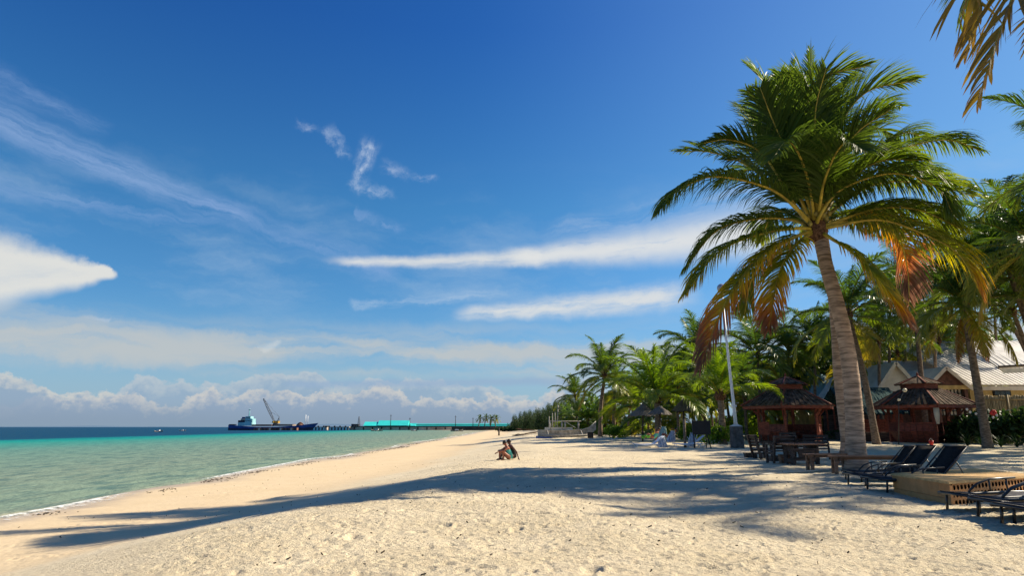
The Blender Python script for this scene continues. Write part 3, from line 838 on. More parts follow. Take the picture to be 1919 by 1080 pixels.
# ------------------------------------------------------------------ middle-distance palms
def palm_px(cpx, bpx, Y, **k):
    return palm(P(*cpx, Y), GY(bpx, Y), **k)
palm_px((1133, 706), 1124, 85, L=6.0, n=26, low=7, label='arching palm at the seaward end of the row, behind the outrigger boat', seed=3, r0=.3, r1=.2)
palm_px((1153, 725), 1150, 95, L=5.5, n=20, low=7, label='palm just right of the seaward end palm, standing a little behind it', seed=4, r0=.3, r1=.2)
palm_px((1231, 752), 1233, 58, L=6.4, n=22, low=5, young=True, label='young bright green palm with upright fronds and stout trunk behind the sunbathers', seed=5, r0=.34, r1=.24)
palm_px((1309, 668), 1314, 72, L=6.2, n=22, low=6, label='slender palm with dark thin trunk between the sunbathers and the lamp post', seed=6, r0=.22, r1=.14)
palm_px((1350, 745), 1354, 47, L=4.9, n=17, low=4, young=True, label='short palm with thick grey trunk and yellow frond stalks just left of the lamp post', seed=7, r0=.27, r1=.22)
palm_px((1420, 668), 1432, 62, L=6.0, n=22, low=7, label='palm with spreading crown right behind the lamp post', seed=8)
palm_px((1590, 592), 1640, 44, L=5.0, n=22, low=7, label='leaning palm with open crown seen left of the big trunk, its stem passing behind it', seed=9, r0=.26, r1=.17, lean=1)
palm_px((1715, 580), 1734, 53, L=5.4, n=22, low=6, label='palm rising in front of the white gabled house, behind the right gazebo', seed=10, r0=.24, r1=.17)
palm_px((1806, 572), 1846, 37, L=4.6, n=24, low=7, label='palm with dry drooping lower fronds beside the bamboo fence', seed=11, r0=.27, r1=.17, deadn=2)
palm_px((1930, 462), 2060, 30, L=4.7, n=24, low=7, label='palm half cut off by the right edge of the view, crown higher than its neighbours', seed=12, r0=.25, r1=.17)
for i, (cp, bx, Y, L_, lab) in enumerate([((1478, 662), 1470, 66, 5.2, 'palm whose crown fills the gap between lamp post and left gazebo'), ((1528, 648), 1530, 62, 5.2, 'palm crown directly above the left gazebo roof'),
    ((1648, 640), 1655, 58, 5.4, 'palm just right of the big trunk, above the blue roofed house'), ((1668, 575), 1672, 62, 5.4, 'taller palm behind, right of the big trunk'), ((1760, 640), 1765, 64, 5.2, 'palm behind the ridge of the white gabled house'),
    ((1862, 560), 1880, 68, 5.6, 'palm crown above the big pale roof'), ((1898, 585), 1990, 40, 4.4, 'palm hanging its fronds over the big pale roof'), ((1905, 520), 1960, 36, 5.0, 'palm at the right edge below the highest crown'), ((1750, 545), 1752, 60, 5.2, 'palm seen through the right hand fronds of the big palm'),
    ((1180, 765), 1178, 92, 5.0, 'low palm with drooping fronds between the two seaward crowns'), ((1270, 735), 1272, 68, 5.4, 'yellow-green palm between the stout young palm and the slender dark one'), ((1395, 745), 1398, 58, 4.6, 'low palm just right of the lamp post'), ((1078, 745), 1084, 112, 5.2, 'small palm beyond the outrigger boat at the seaward edge of the grove'), ((1888, 500), 1990, 36, 5.0, 'palm crown behind the highest crown at the right edge'), ((1835, 500), 1990, 46, 5.4, 'broad palm crown above the dry-fronded palm at the right'), ((1700, 520), 1702, 70, 5.6, 'tall far palm showing through the right side of the big crown')]):
    palm_px(cp, bx, Y, L=L_, n=20, low=6, label=lab, seed=70 + i)
# off to the right, out of view: they throw the long shadows over the sand
for i, (x, y, h, L) in enumerate([(20.5, 20.2, 9.4, 4.4), (27, 25.5, 9.5, 4.8), (23, 18, 12.6, 4.6),  (33, 35, 10, 5), (31, 31, 8.5, 5), (41, 43, 10, 5), (42, 36, 9, 5)]):
    g = Vector((x, y, zg(x, y)))
    palm(g + Vector((-.5, .3, h)), g, L=L, n=12 if i in (0, 2) else 22, low=6, seed=40 + i, label='palm standing beyond the right edge of the view', group='palms to the right of the view')
# the close palm whose frond tips hang into the top right corner
cw = Vector((9.0, 6.6, 10.6)); rb = Vector((11.0, 2.6, zg(11, 2.6)))
o = empty('palm_tree', rb); tag(o, 'palm beyond the top right corner, olive frond tips hanging into view', 'palm tree')
me, _ = trunk_mesh([(0, 0, -.3), (cw - rb) * .5 + Vector((.6, 0, 0)), cw - rb], .3, .2, M['trunk'], 12, 60, 1.4, .02); rmesh('trunk', me, o)
H3 = [([(1860, -120), (1838, 20), (1812, 100)], 6.4, .30, 1.0, .45, 60, .25), ([(1960, -150), (1905, -20), (1868, 80), (1832, 195)], 5.9, .33, 1.0, .45, 70, .25),
      ([(2080, -80), (1990, 0), (1930, 90)], 5.6, .30, 1.0, .45, 60, .2)]
for j, (pts, Yf, age, Lm, dr, npair, tipa) in enumerate(H3):
    world = [cw] + [P(p[0], p[1], Yf) for p in pts]
    path = [p - rb for p in catmull(world, 26)]
    vs, fs, ti = frond_geo(path, npair, Lm, .052, 5, dr, age, .12, None, random.Random(77 + j), tipa)
    fo = rmesh('frond', mesh_t('frond', vs, fs, ti, M['palmdry']), o)
    mb = MB(); mb.tube(path, [.06 * (1 - .9 * i / 26) + .004 for i in range(27)], 6); mb.build('midrib', M['rib'], fo)
for i in range(14):
    rmesh('frond', VN[int(i * .4)], o, cw - rb, (0, 0, -1.9 + i * .28), .85)

# dense grove: individual palms
rr = random.Random(5)
outl = [(1040, 745), (1100, 700), (1180, 665), (1240, 650), (1300, 610), (1400, 605), (1470, 640), (1540, 600), (1620, 560), (1700, 545), (1780, 520), (1850, 450), (1960, 400)]
def outline(px):
    for (a, b_), (c2, d_) in zip(outl, outl[1:]):
        if a <= px <= c2: return b_ + (d_ - b_) * (px - a) / (c2 - a)
    return 700
for i in range(64):
    px = 1065 + 850 * (i * .618034 % 1); Y = rr.uniform(98, 140) if px < 1200 else rr.uniform(72, 135) if px < 1420 else rr.uniform(68, 120)
    top = outline(px) + rr.uniform(15, 75) + 30
    zt = P(px, top, Y).z
    h = min(zt, 15.5) - rr.uniform(2.2, 3.2)
    if rr.random() < .1: h *= .6
    h = max(h, 3.0)
    b_ = GY(px, Y); c_ = Vector((b_.x + rr.uniform(-.8, .8), b_.y + rr.uniform(-.8, .8), h))
    palm(c_, b_, L=rr.uniform(4.3, 5.6), n=18, low=7, far=True, seed=400 + i, r0=.2, r1=.13,
         label='one of the slim palms crowded in the shady grove behind the beach huts', group='palms of the grove behind the beach')

# ------------------------------------------------------------------ bushes and broadleaf trees
def leaf_cloud(ells, n, size, seed, squash=.6):
    g = np.random.default_rng(seed)
    vol = np.array([e[1][0] * e[1][1] * e[1][2] for e in ells]); pick = g.choice(len(ells), n, p=vol / vol.sum())
    c_ = np.array([e[0] for e in ells])[pick]; r_ = np.array([e[1] for e in ells])[pick]
    d_ = g.normal(size=(n, 3)); d_ /= np.linalg.norm(d_, axis=1)[:, None]
    rad = g.uniform(.35, 1.06, n) ** .55
    lump = 1 + .16 * np.sin(d_[:, 0] * 5 + c_[:, 0]) * np.sin(d_[:, 2] * 6 + 1)
    p = c_ + d_ * r_ * (rad * lump)[:, None]
    a = g.normal(size=(n, 3)); a /= np.linalg.norm(a, axis=1)[:, None]
    b_ = np.cross(a, g.normal(size=(n, 3))); b_ /= np.linalg.norm(b_, axis=1)[:, None]
    s_ = size * g.uniform(.6, 1.4, n)[:, None]
    v = np.stack([p - a * s_, p + b_ * s_ * squash, p + a * s_, p - b_ * s_ * squash], 1).reshape(-1, 3)
    return v
def cloud_mesh(name, v, m):
    n = len(v) // 4; me = bpy.data.meshes.new(name)
    me.vertices.add(len(v)); me.vertices.foreach_set('co', v.astype(np.float32).ravel())
    me.loops.add(len(v)); me.loops.foreach_set('vertex_index', np.arange(len(v), dtype=np.int32))
    me.polygons.add(n); me.polygons.foreach_set('loop_start', (np.arange(n) * 4).astype(np.int32)); me.polygons.foreach_set('loop_total', np.full(n, 4, np.int32))
    me.materials.append(m); me.update(calc_edges=True); return me
def bush_var(seed, m, size=.11, n=1500):
    r_ = random.Random(seed)
    e = [((r_.uniform(-.8, .8), r_.uniform(-.6, .6), r_.uniform(.5, 1.3)), (r_.uniform(.5, .9), r_.uniform(.5, .8), r_.uniform(.4, .8))) for _ in range(6)]
    return cloud_mesh('foliage', leaf_cloud(e, n, size, seed), m)
BV = [bush_var(s_, M['bush']) for s_ in (1, 2, 3)]; BD = [bush_var(s_, M['bushd'], .12, 1700) for s_ in (4, 5, 6)]
def bush(loc, s_, dark, label, group=None, i=0, cat='shrub'):
    o = empty('shrub', loc); tag(o, label, cat, group)
    rmesh('foliage', (BD if dark else BV)[i % 3], o, (0, 0, -.1), (0, 0, i * 1.3), s_)
    mb = MB()
    for k in range(4):
        a = k * 1.7 + i; mb.tube([(0, 0, -.2), (math.cos(a) * .2 * s_, math.sin(a) * .2 * s_, .5 * s_), (math.cos(a) * .6 * s_, math.sin(a) * .5 * s_, 1.1 * s_)], [.04, .03, .012], 5)
    mb.build('stem', M['trunkd'], o); return o
def tree(loc, h, rx, dark, label, group, seed, m=None, size=.22, n=2600):
    r_ = random.Random(seed); o = empty('broadleaf_tree', loc); tag(o, label, 'tree', group)
    e = [((r_.uniform(-.6, .6) * rx, r_.uniform(-.6, .6) * rx, h * r_.uniform(.5, .88)), (rx * r_.uniform(.4, .6), rx * r_.uniform(.4, .6), h * r_.uniform(.14, .22))) for _ in range(9)]
    rmesh('crown', cloud_mesh('crown', leaf_cloud(e, n, size, seed), m or (M['bushd'] if dark else M['bush'])), o)
    mb = MB(); mb.tube([(0, 0, -.3), (.1, 0, h * .3), (0, .1, h * .8)], [.22, .17, .05], 7)
    for k in range(4):
        q = e[k][0]; mb.tube([(.05, 0, h * .3), (q[0] * .5, q[1] * .5, q[2] * .8), q], [.1, .07, .03], 5)
    mb.build('trunk', M['trunkd'], o); return o
k = 0
for i in range(30):
    px = 1065 + 410 * (i * .618 % 1); Y = rr.uniform(100, 145)
    b_ = GY(px, Y); bush(b_, rr.uniform(.9, 1.9), rr.random() < .12, 'undergrowth shrub with sunlight coloured into its green leaves among the trunks of the palm grove', 'undergrowth shrubs in the palm grove', i)
for i in range(22):
    px = 1400 + 590 * (i * .618 % 1); Y = rr.uniform(78, 118)
    hgt = min(P(px, outline(px) + 45, Y).z, 15) * rr.uniform(.8, 1)
    tree(GY(px, Y), hgt, rr.uniform(3.5, 5), True, 'dark broadleaf tree deep in the grove behind the palms', 'dark broadleaf trees at the back of the grove', 600 + i)
for px, Y, s_, lab in ((1150, 74, 1.0, 'low yellow-green shrub at the foot of the seaward palms'), (1290, 60, .9, 'yellow-green shrub behind the dark board on legs'), (1345, 47, .9, 'green shoots crowding the short thick palm beside the lamp post'), (1400, 70, 1.5, 'shrub between the lamp post and the left gazebo')):
    bush(GY(px, Y), s_, False, lab, None, int(px))
# garden bed on the right
for i, (px, Y, s_, lab) in enumerate([(1800, 47, 1.15, 'dark shrub beside the right gazebo'), (1828, 45, 1.0, 'dark spiky shrub at the foot of the palm by the fence'), (1858, 44, 1.3, 'dark shrub carrying one big red flower'), (1890, 45, 1.35, 'dark shrub below the small fence window'), (1920, 43, 1.4, 'dark shrub at the right edge of the view'), (1846, 50, 1.2, 'shrub with scattered white blossom behind the fence palm'), (1560, 56, .55, 'low olive shrub between left gazebo and big palm')]):
    bush(GY(px, Y), s_, True, lab, None, i)
mb = MB()
fc = P(1860, 774, 43.0)
for k in range(7):
    a = k * .9; mb.ball(fc + Vector((math.cos(a) * .13, -.05, math.sin(a) * .12)), .13, 6, (1, .5, .8))
tag(mb.build('red_flower', M['red']), 'big red flower on the dark shrub in front of the bamboo fence', 'flower')
for k, (px, py) in enumerate([(1812, 768), (1818, 773), (1829, 776), (1850, 782), (1861, 783), (1868, 779)]):
    mb = MB(); c_ = P(px, py, 42.7)
    for q in range(5): mb.ball(c_ + Vector((math.cos(q * 1.26) * .05, 0, math.sin(q * 1.26) * .05)), .045, 6, (1, .5, 1))
    tag(mb.build('white_blossom', M['flwhite']), 'small white blossom among the dark shrubs by the fence', 'blossom', 'white blossoms among the dark shrubs')

# agave-like tufts at the garden edge
def tuft(loc, s_, label, seed):
    r_ = random.Random(seed); mb = MB()
    for i in range(34):
        a = r_.random() * 6.28; e = r_.uniform(.5, 1.4); L = s_ * r_.uniform(.6, 1.1)
        p = [Vector((0, 0, 0))]; 
        for k in range(4): p.append(p[-1] + Vector((math.cos(a) * math.cos(e), math.sin(a) * math.cos(e), math.sin(e))) * L / 4); e -= .28
        sd = Vector((-math.sin(a), math.cos(a), 0)) * .03 * s_
        vs = []; 
        for k, q in enumerate(p): vs += [q - sd * (1 - k / 4.2), q + sd * (1 - k / 4.2)]
        mb.add(vs, [(2 * k, 2 * k + 1, 2 * k + 3, 2 * k + 2) for k in range(4)])
    tag(mb.build('grass_tuft', M['bushd'], None, loc), label, 'plant')
for i, (px, Y) in enumerate([(1808, 41), (1835, 40), (1870, 40.5), (1900, 40)]):
    tuft(GY(px, Y), 1.1, ['spiky leaved plant nearest the right gazebo', 'spiky leaved plant below the fence palm', 'spiky leaved plant below the red flower', 'spiky leaved plant at the far right of the bed'][i], i)

# ------------------------------------------------------------------ casuarina wood running out to the point
CV = []
for s_ in range(4):
    r_ = random.Random(s_ + 70)
    e = [((r_.uniform(-.9, .9) * (1 - z / 11), r_.uniform(-.9, .9) * (1 - z / 11), 1.4 + z), (1.9 * (1.15 - z / 11), 1.9 * (1.15 - z / 11), 1.1)) for z in np.linspace(0, 8.6, 12)]
    CV.append(cloud_mesh('crown', leaf_cloud(e, 1900, .26, s_ + 70, .35), M['casu']))
ctm = MB().tube([(0, 0, -.4), (.1, 0, 4), (0, 0, 9)], [.22, .15, .04], 6).mesh('trunk', M['trunkd'])
for i in range(58):
    t_ = (i + rr.random()) / 58; px = 950 + 125 * t_ ** 1.0
    Y = 330 - 205 * t_ + rr.uniform(0, 50)
    topy = 784 - 38 * t_ ** .75 + rr.uniform(0, 9) + (6 if t_ < .08 else 0)
    b_ = GY(px, Y); h = P(px, topy, Y).z - b_.z
    o = empty('casuarina_tree', b_, rr.random() * 6, h / 10.6)
    tag(o, 'dark casuarina in the line of trees running out to the far point', 'tree', 'casuarinas along the far shore')
    rmesh('crown', CV[i % 4], o, (0, 0, 0), (0, 0, 0), (1.1, 1.1, 1)); rmesh('trunk', ctm, o)
# low dark scrub and rocks where the land meets the causeway
vs = leaf_cloud([((x, 0, .6), (5, 2.5, 1.2)) for x in np.linspace(0, 60, 14)], 5000, .5, 9)
g0 = P(955, 800, 330)
tag(rmesh('shore_scrub', cloud_mesh('shore_scrub', vs, M['casu']), None, (g0.x - 4, 330, .9), (0, 0, -.9)), 'low dark scrub in front of the far casuarinas', 'scrub', kind='stuff')

# ------------------------------------------------------------------ pier, walkway, warehouse, ship
YP = 520.0
def at(px, py, Y=YP): return P(px, py, Y)
def mpx(n_, Y=YP): return n_ * Y * .977 / F     # metres per photo pixel far away (approx)
# causeway
x0, x1 = at(655, 800).x, at(960, 800).x
cw_ = empty('causeway', (x0, YP, 0)); tag(cw_, 'long pale concrete causeway running out to the berth', 'pier')
W_ = x1 - x0
MB().box((W_ / 2, 8, .2), (W_, 14, 4.2)).build('sea_wall', M['pier'], cw_)
MB().box((W_ / 2, 8, 2.65), (W_, 14.6, .7)).build('deck_kerb', M['pierd'], cw_)
MB().box(((at(885, 800).x - x0) + 22, -1, .5), (60, 5, 2.6)).build('rock_toe', M['rock'], cw_)
for px in range(664, 868, 17):
    MB().box((at(px, 800).x - x0, .8, 1.0), (.9, .7, 2.6)).build('fender_post', M['pierd'], cw_)
# open timber berth with piles
bx0, bx1 = at(556, 800).x, at(657, 800).x
bt = empty('jetty_berth', (bx0, YP - 4, 0)); tag(bt, 'open piled jetty berth between the cargo ship and the causeway', 'jetty')
MB().box(((bx1 - bx0) / 2, 4, 2.35), (bx1 - bx0, 9, .75)).build('deck', M['pier'], bt)
n = 17
for i in range(n):
    mb = MB(); mb.tube([((bx1 - bx0) * (i + .5) / n, .4, -2), ((bx1 - bx0) * (i + .5) / n, .4, 2.2)], .55, 6); mb.build('pile', M['pierd'], bt)
for i in range(10):
    MB().box(((bx1 - bx0) * (i + .3) / 10, .0, 2.9), (1.1, 1.0, 1.0)).build('bollard', M['pierd'], bt)
o = empty('mooring_dolphin', (at(627, 800).x, YP - 22, 0)); tag(o, 'stubby concrete mooring dolphin standing in the water before the jetty', 'dolphin')
mb = MB(); mb.tube([(0, 0, -2), (0, 0, 2.6)], [1.3, 1.2], 8); mb.build('shaft', M['pier'], o); mb = MB(); mb.tube([(0, 0, 2.6), (0, 0, 3.3)], [1.5, 1.5], 8); mb.build('cap', M['pierd'], o)
# dark lorry and heap at the jetty root
o = empty('truck', (at(664, 800).x, YP + 2, 2.95)); tag(o, 'dark truck parked where the jetty meets the causeway', 'truck')
MB().box((1.2, 0, 1.0), (4, 2.2, 1.6)).build('cargo_box', M['pierd'], o); MB().box((-1.9, 0, .95), (1.6, 2.1, 1.9)).build('cab', M['hulldark'], o)
for xx in (-1.9, .3, 2.4): MB().tube([(xx, -1.2, .1), (xx, 1.2, .1)], .5, 8).build('wheel', M['blackmet'], o)
# lattice mast
o = empty('lattice_mast', (at(669, 800).x, YP + 6, 2.9)); tag(o, 'thin lattice mast at the seaward end of the aqua warehouse', 'mast')
Hm = at(669, 781).z - 2.9; mb = MB()
for (a, b_) in ((-1, -1), (1, -1), (1, 1), (-1, 1)): mb.tube([(a * .9, b_ * .9, 0), (a * .35, b_ * .35, Hm)], .12, 4)
mb.build('corner_posts', M['steel'], o); mb = MB()
for i in range(7):
    z0, z1 = Hm * i / 7, Hm * (i + 1) / 7; s0, s1 = .9 - .55 * i / 7, .9 - .55 * (i + 1) / 7
    mb.tube([(-s0, -s0, z0), (s1, -s1, z1)], .07, 4); mb.tube([(s0, -s0, z0), (-s1, -s1, z1)], .07, 4)
mb.build('bracing', M['steel'], o)
# aqua warehouse
wx0, wx1 = at(681, 800).x, at(768, 800).x; zt = at(700, 788.5).z; ze = at(700, 797).z
o = empty('warehouse', (wx0, YP + 4, 3.0)); tag(o, 'long warehouse with bright aqua roof on the causeway', 'warehouse')
WL = wx1 - wx0
MB().box((WL / 2, 6, (ze - 3) / 2), (WL, 11, ze - 3)).build('wall', M['pierd'], o)
for i in range(9): MB().box((WL * (i + .5) / 9, .42, (ze - 3) / 2), (WL / 14, .3, (ze - 3) * .8)).build('door_panel', M['cream'] if i in (1, 8) else M['hulldark'], o)
def roof_part(name, xa, xb, z0, z1, y0, y1, m, par):
    ym = (y0 + y1) / 2
    return MB().prism([(xa, y0, z0), (xa, ym, z1), (xa, y1, z0), (xa, y1, z0 - .25), (xa, y0, z0 - .25)], (xb - xa, 0, 0)).build(name, m, par)
roof_part('roof', -1, WL * .28, ze - 3.6, zt - 4.0, -1, 13, M['aqua'], o)
roof_part('roof', WL * .28, WL - 2, ze - 3.4, zt - 2.9, -1.3, 13.3, M['aqua'], o)
roof_part('roof', WL - 2, WL + 4, ze - 3.7, zt - 5.2, -.6, 12.6, M['aqua'], o)
# covered walkway
kx0, kx1 = at(769, 800).x, at(955, 800).x
o = empty('covered_walkway', (kx0, YP + 6, 3.0)); tag(o, 'long covered walkway with pale aqua roof on many posts', 'walkway')
KL = kx1 - kx0; zk = at(800, 794.5).z - 3.0
roof_part('roof', 0, KL, zk - 1.9, zk, 0, 4.5, M['aqua'], o)
for i in range(34):
    MB().box((KL * (i + .5) / 34, .3, (zk - 2) / 2), (.5, .4, zk - 2)).build('post', M['aquapale'], o)
MB().box((KL / 2, .25, 1.0), (KL, .15, .5)).build('railing', M['pierd'], o)
# poles
for px, top, lab in ((731, 777, 'dark pole with cross arm in front of the aqua warehouse roof'), (853, 779, 'dark pole half way along the covered walkway'), (886, 783, 'short dark pole left of the four far palms'), (767, 783, 'thin pole at the landward end of the warehouse')):
    o = empty('utility_pole', (at(px, 800).x, YP + 2, 3.0)); tag(o, lab, 'pole'); h = at(px, top).z - 3
    MB().tube([(0, 0, 0), (0, 0, h)], [.3, .18], 6).build('shaft', M['pierd'], o); MB().box((0, 0, h * .86), (1.6, .2, .2)).build('cross_arm', M['pierd'], o)
# four palms on the causeway
for i, (px, py) in enumerate([(900, 786), (911, 784.5), (921, 787), (930, 785.5)]):
    b_ = Vector((at(px, 800).x, YP - 30, 2.2)); c_ = P(px, py, YP - 30)
    palm(c_, b_, L=4.6, n=16, low=7, far=True, seed=800 + i, r0=.4, r1=.3, label=['first of four small palms on the causeway, counting from the sea', 'second of four small palms on the causeway', 'third of four small palms on the causeway', 'fourth of the small causeway palms, nearest the land'][i], group='four palms on the causeway')
MB_ = MB().box((0, 0, 0), (60, 14, 3.2)); tag(MB_.build('rock_bank', M['rock'], None, (at(925, 800).x, YP - 28, .9)), 'dark rocky bank under the four far palms', 'rock bank')
# rubbly surface on the bank
# cargo ship
YS = 505.0
sx0 = at(441, 806, YS).x; sl = at(597, 806, YS).x - sx0
o = empty('cargo_ship', (sx0, YS - 10, 0)); tag(o, 'blue hulled cargo ship with pale teal wheelhouse and a crane amidships', 'cargo ship')
u = sl / 156.0     # metres per photo pixel
def hullmesh(z0f, z1f, m, name, inset=0):
    st = [0, .03, .1, .3, .6, .85, .93, 1.0]; bw = [.6, .82, 1, 1, 1, .85, .55, .02]
    sheer = [2.0, 1.6, 1.2, 0.2, 0.2, 1.4, 2.9, 3.6]
    vs = []; fs = []; B = 5.5
    for i, (s_, w_, sh) in enumerate(zip(st, bw, sheer)):
        zt_ = 2.3 + sh * .85
        za = z0f * zt_ if z0f > 0 else -1.0; zb = z1f * zt_
        rake = (s_ > .9) * (zb * .9) ; x = s_ * sl * .965
        vs += [(x + (s_ > .9) * za * .9, -B * w_ * .9, za), (x + rake, -B * w_, zb), (x + rake, B * w_, zb), (x + (s_ > .9) * za * .9, B * w_ * .9, za)]
        if i:
            b_ = i * 4
            for k in range(4): fs.append((b_ - 4 + k, b_ - 4 + (k + 1) % 4, b_ + (k + 1) % 4, b_ + k))
    fs += [(0, 1, 2, 3), tuple(reversed(range(len(vs) - 4, len(vs))))]
    return MB().add(vs, fs).build(name, m, o)
hullmesh(0, .45, M['hulldark'], 'lower_hull'); hullmesh(.452, 1.0, M['hullblue'], 'hull')
def sb(name, x0_, x1_, z0_, z1_, m, y0_=-4, y1_=4, par=None):
    return MB().box(((x0_ + x1_) / 2 * u, (y0_ + y1_) / 2, (z0_ + z1_) / 2 * u), ((x1_ - x0_) * u, y1_ - y0_, (z1_ - z0_) * u)).build(name, m, par or o)
# heights in photo pixels above the waterline (y 807)
sb('superstructure', 18, 43, 8, 14, M['shipteal']); sb('superstructure', 30, 43, 14, 21, M['shipteal'], -3.6, 3.6); wh = sb('wheelhouse', 30, 39, 21, 25, M['shipteal'], -3, 3)
for k in range(4): MB().box(((31.2 + 2.1 * k) * u, -3.05, 22.8 * u), (1.3 * u, .1, 1.6 * u)).build('window', M['dkglass'], wh)
for k in range(5): MB().box(((31.5 + 2.4 * k) * u, -3.65, 17 * u), (1.1 * u, .1, 1.5 * u)).build('window', M['dkglass'], o)
sb('deck_house', 17, 30, 14, 18, M['hulldark'], -3, 3); sb('funnel', 22, 27, 17, 24, M['hullblue'], -1.5, 1.5); sb('lifeboat', 23, 29, 18, 21, M['boat'], -4.4, -3.2)
MB().tube([(33.5 * u, 0, 25 * u), (33.5 * u, 0, 39 * u)], [.45, .3], 6).build('mast', M['shipteal'], o)
MB().box((33.5 * u, 0, 37 * u), (3.5 * u, .4, .4)).build('mast_crosstree', M['steel'], o)
sb('hatch_coaming', 44, 80, 7.5, 10.5, M['rust'], -4, 4); sb('hatch_cover', 84, 118, 7.5, 10, M['pier'], -4, 4); sb('hatch_coaming', 84, 118, 10, 11, M['rust'], -4.2, 4.2)
mb = MB(); mb.lathe([(7.5 * u, 7.5 * u), (6 * u, 11 * u), (3.5 * u, 13.5 * u), (0.1, 15 * u)], (129 * u, 0, 0), 9); mb.build('cargo_heap', M['rust'], o)
MB().tube([(138 * u, 0, 11 * u), (138 * u, 0, 28 * u)], .3, 5).build('bow_mast', M['white'], o); MB().tube([(142 * u, 0, 11 * u), (142 * u, 0, 26 * u)], .25, 5).build('bow_mast', M['white'], o)
MB().box((5 * u, 0, 10 * u), (7 * u, 7, 2 * u)).build('stern_rail', M['hulldark'], o)
sb('rust_patch_strake', 60, 118, 0.4, 3.2, M['rust'], -5.35, -5.2)
cr = empty('deck_crane', (sx0 + 84 * u, YS - 10, 10.4 * u)); tag(cr, 'yellow deck crane with long lattice boom raised over the cargo ship', 'crane')
MB().tube([(0, 0, 0), (0, 0, 2.6 * u)], 2.2, 8).build('pedestal', M['steel'], cr)
MB().box((1.0 * u, 0, 4.6 * u), (9 * u, 4, 4 * u)).build('machine_house', M['crane'], cr)
MB().box((-3.6 * u, -2.3, 4.4 * u), (2.4 * u, 1.2, 3.4 * u)).build('cab', M['crane'], cr)
mb = MB(); mb.tube([(3 * u, -1, 6 * u), (5.5 * u, 0, 14 * u)], .25, 5); mb.tube([(6 * u, -1, 6 * u), (5.5 * u, 0, 14 * u)], .25, 5); mb.build('gantry', M['steel'], cr)
A, Bt = Vector((-3 * u, 0, 5 * u)), Vector((-26.5 * u, 0, 47 * u)); mb = MB(); dvec = (Bt - A); nrm = Vector((dvec.z, 0, -dvec.x)).normalized()
def chord(t_, a, b_):
    wv = .55 * math.sin(math.pi * min(1, max(0, t_ * .8 + .12))) + .15
    return A + dvec * t_ + nrm * wv * a + Vector((0, 1, 0)) * wv * b_
N_ = 16
for (a, b_) in ((-1, -1), (1, -1), (1, 1), (-1, 1)): mb.tube([chord(i / N_, a, b_) for i in range(N_ + 1)], .14, 4)
mb.build('boom_chords', M['steel'], cr); mb = MB()
for i in range(N_):
    for (a, b_), (c2, d_) in (((-1, -1), (1, -1)), ((1, 1), (-1, 1)), ((-1, -1), (-1, 1)), ((1, -1), (1, 1))):
        mb.tube([chord(i / N_, a, b_), chord((i + 1) / N_, c2, d_)], .07, 4)
mb.build('boom_lacing', M['steel'], cr)
mb = MB(); mb.tube([(5.5 * u, 0, 14 * u), Bt], .08, 4); mb.tube([Bt, Bt + Vector((0, 0, -5 * u))], .06, 4); mb.tube([(5.5 * u, 0, 14 * u), (-13 * u, 0, 24 * u)], .08, 4); mb.build('cable', M['steel'], cr)

o = empty('low_quay', (at(478, 800, YS - 24).x, YS - 24, 0)); tag(o, 'low rusty brown quay in front of the cargo ship hull', 'quay')
QL = at(558, 800, YS - 24).x - o.location.x
MB().box((QL / 2, 0, .9), (QL, 4, 1.9)).build('deck', M['rust'], o)
for i in range(12): MB().box((QL * (i + .5) / 12, -2.05, .5), (QL / 24, .3, 2.2 + (i % 3) * .3)).build('fender', M['pier'] if i % 3 == 1 else M['pierd'], o)
# small boats
def small_boat(px, py, Y, L, label, seed=0):
    p = P(px, py, Y); o = empty('small_boat', (p.x, Y, 0), random.Random(seed).uniform(-.3, .3)); tag(o, label, 'boat')
    st = [(-.5, .5, .45), (-.3, .9, .32), (.1, 1, .3), (.38, .6, .42), (.52, .05, .65)]
    vs = []; fs = []
    for i, (s_, w_, h) in enumerate(st):
        vs += [(s_ * L, -.02, -.1), (s_ * L, -.13 * L * w_, h * L * .3), (s_ * L, .13 * L * w_, h * L * .3)]
        if i:
            b_ = i * 3; fs += [(b_ - 3, b_, b_ + 1, b_ - 2), (b_ - 3, b_ - 1, b_ + 2, b_), (b_ - 2, b_ + 1, b_ + 2, b_ - 1)]
    fs += [(0, 1, 2)]
    MB().add(vs, fs).build('hull', M['boat'], o); MB().box((0, 0, .09 * L + .3), (L * .3, L * .14, .5)).build('canopy', M['white'], o)
    mb = MB(); mb.tube([(-.3 * L, -.45 * L, .1), (.3 * L, -.45 * L, .1)], .06, 5); mb.tube([(-.1 * L, -.45 * L, .12), (-.1 * L, .1 * L, .4)], .04, 4); mb.tube([(.15 * L, -.45 * L, .12), (.15 * L, .1 * L, .4)], .04, 4)
    mb.build('outrigger', M['boat'], o)
small_boat(297, 809.5, 330, 5, 'small white motorboat alone on the dark blue water at the left', 1)
small_boat(342, 808, 420, 4, 'tiny boat further out to the right of the lone white motorboat', 2)
small_boat(706, 808, 400, 7.5, 'small white boat in front of the aqua warehouse', 3)
small_boat(776, 808, 400, 4, 'small white boat in front of the seaward end of the walkway', 4)
small_boat(856, 808.5, 370, 7, 'white boat closest to the beach in front of the walkway', 5)

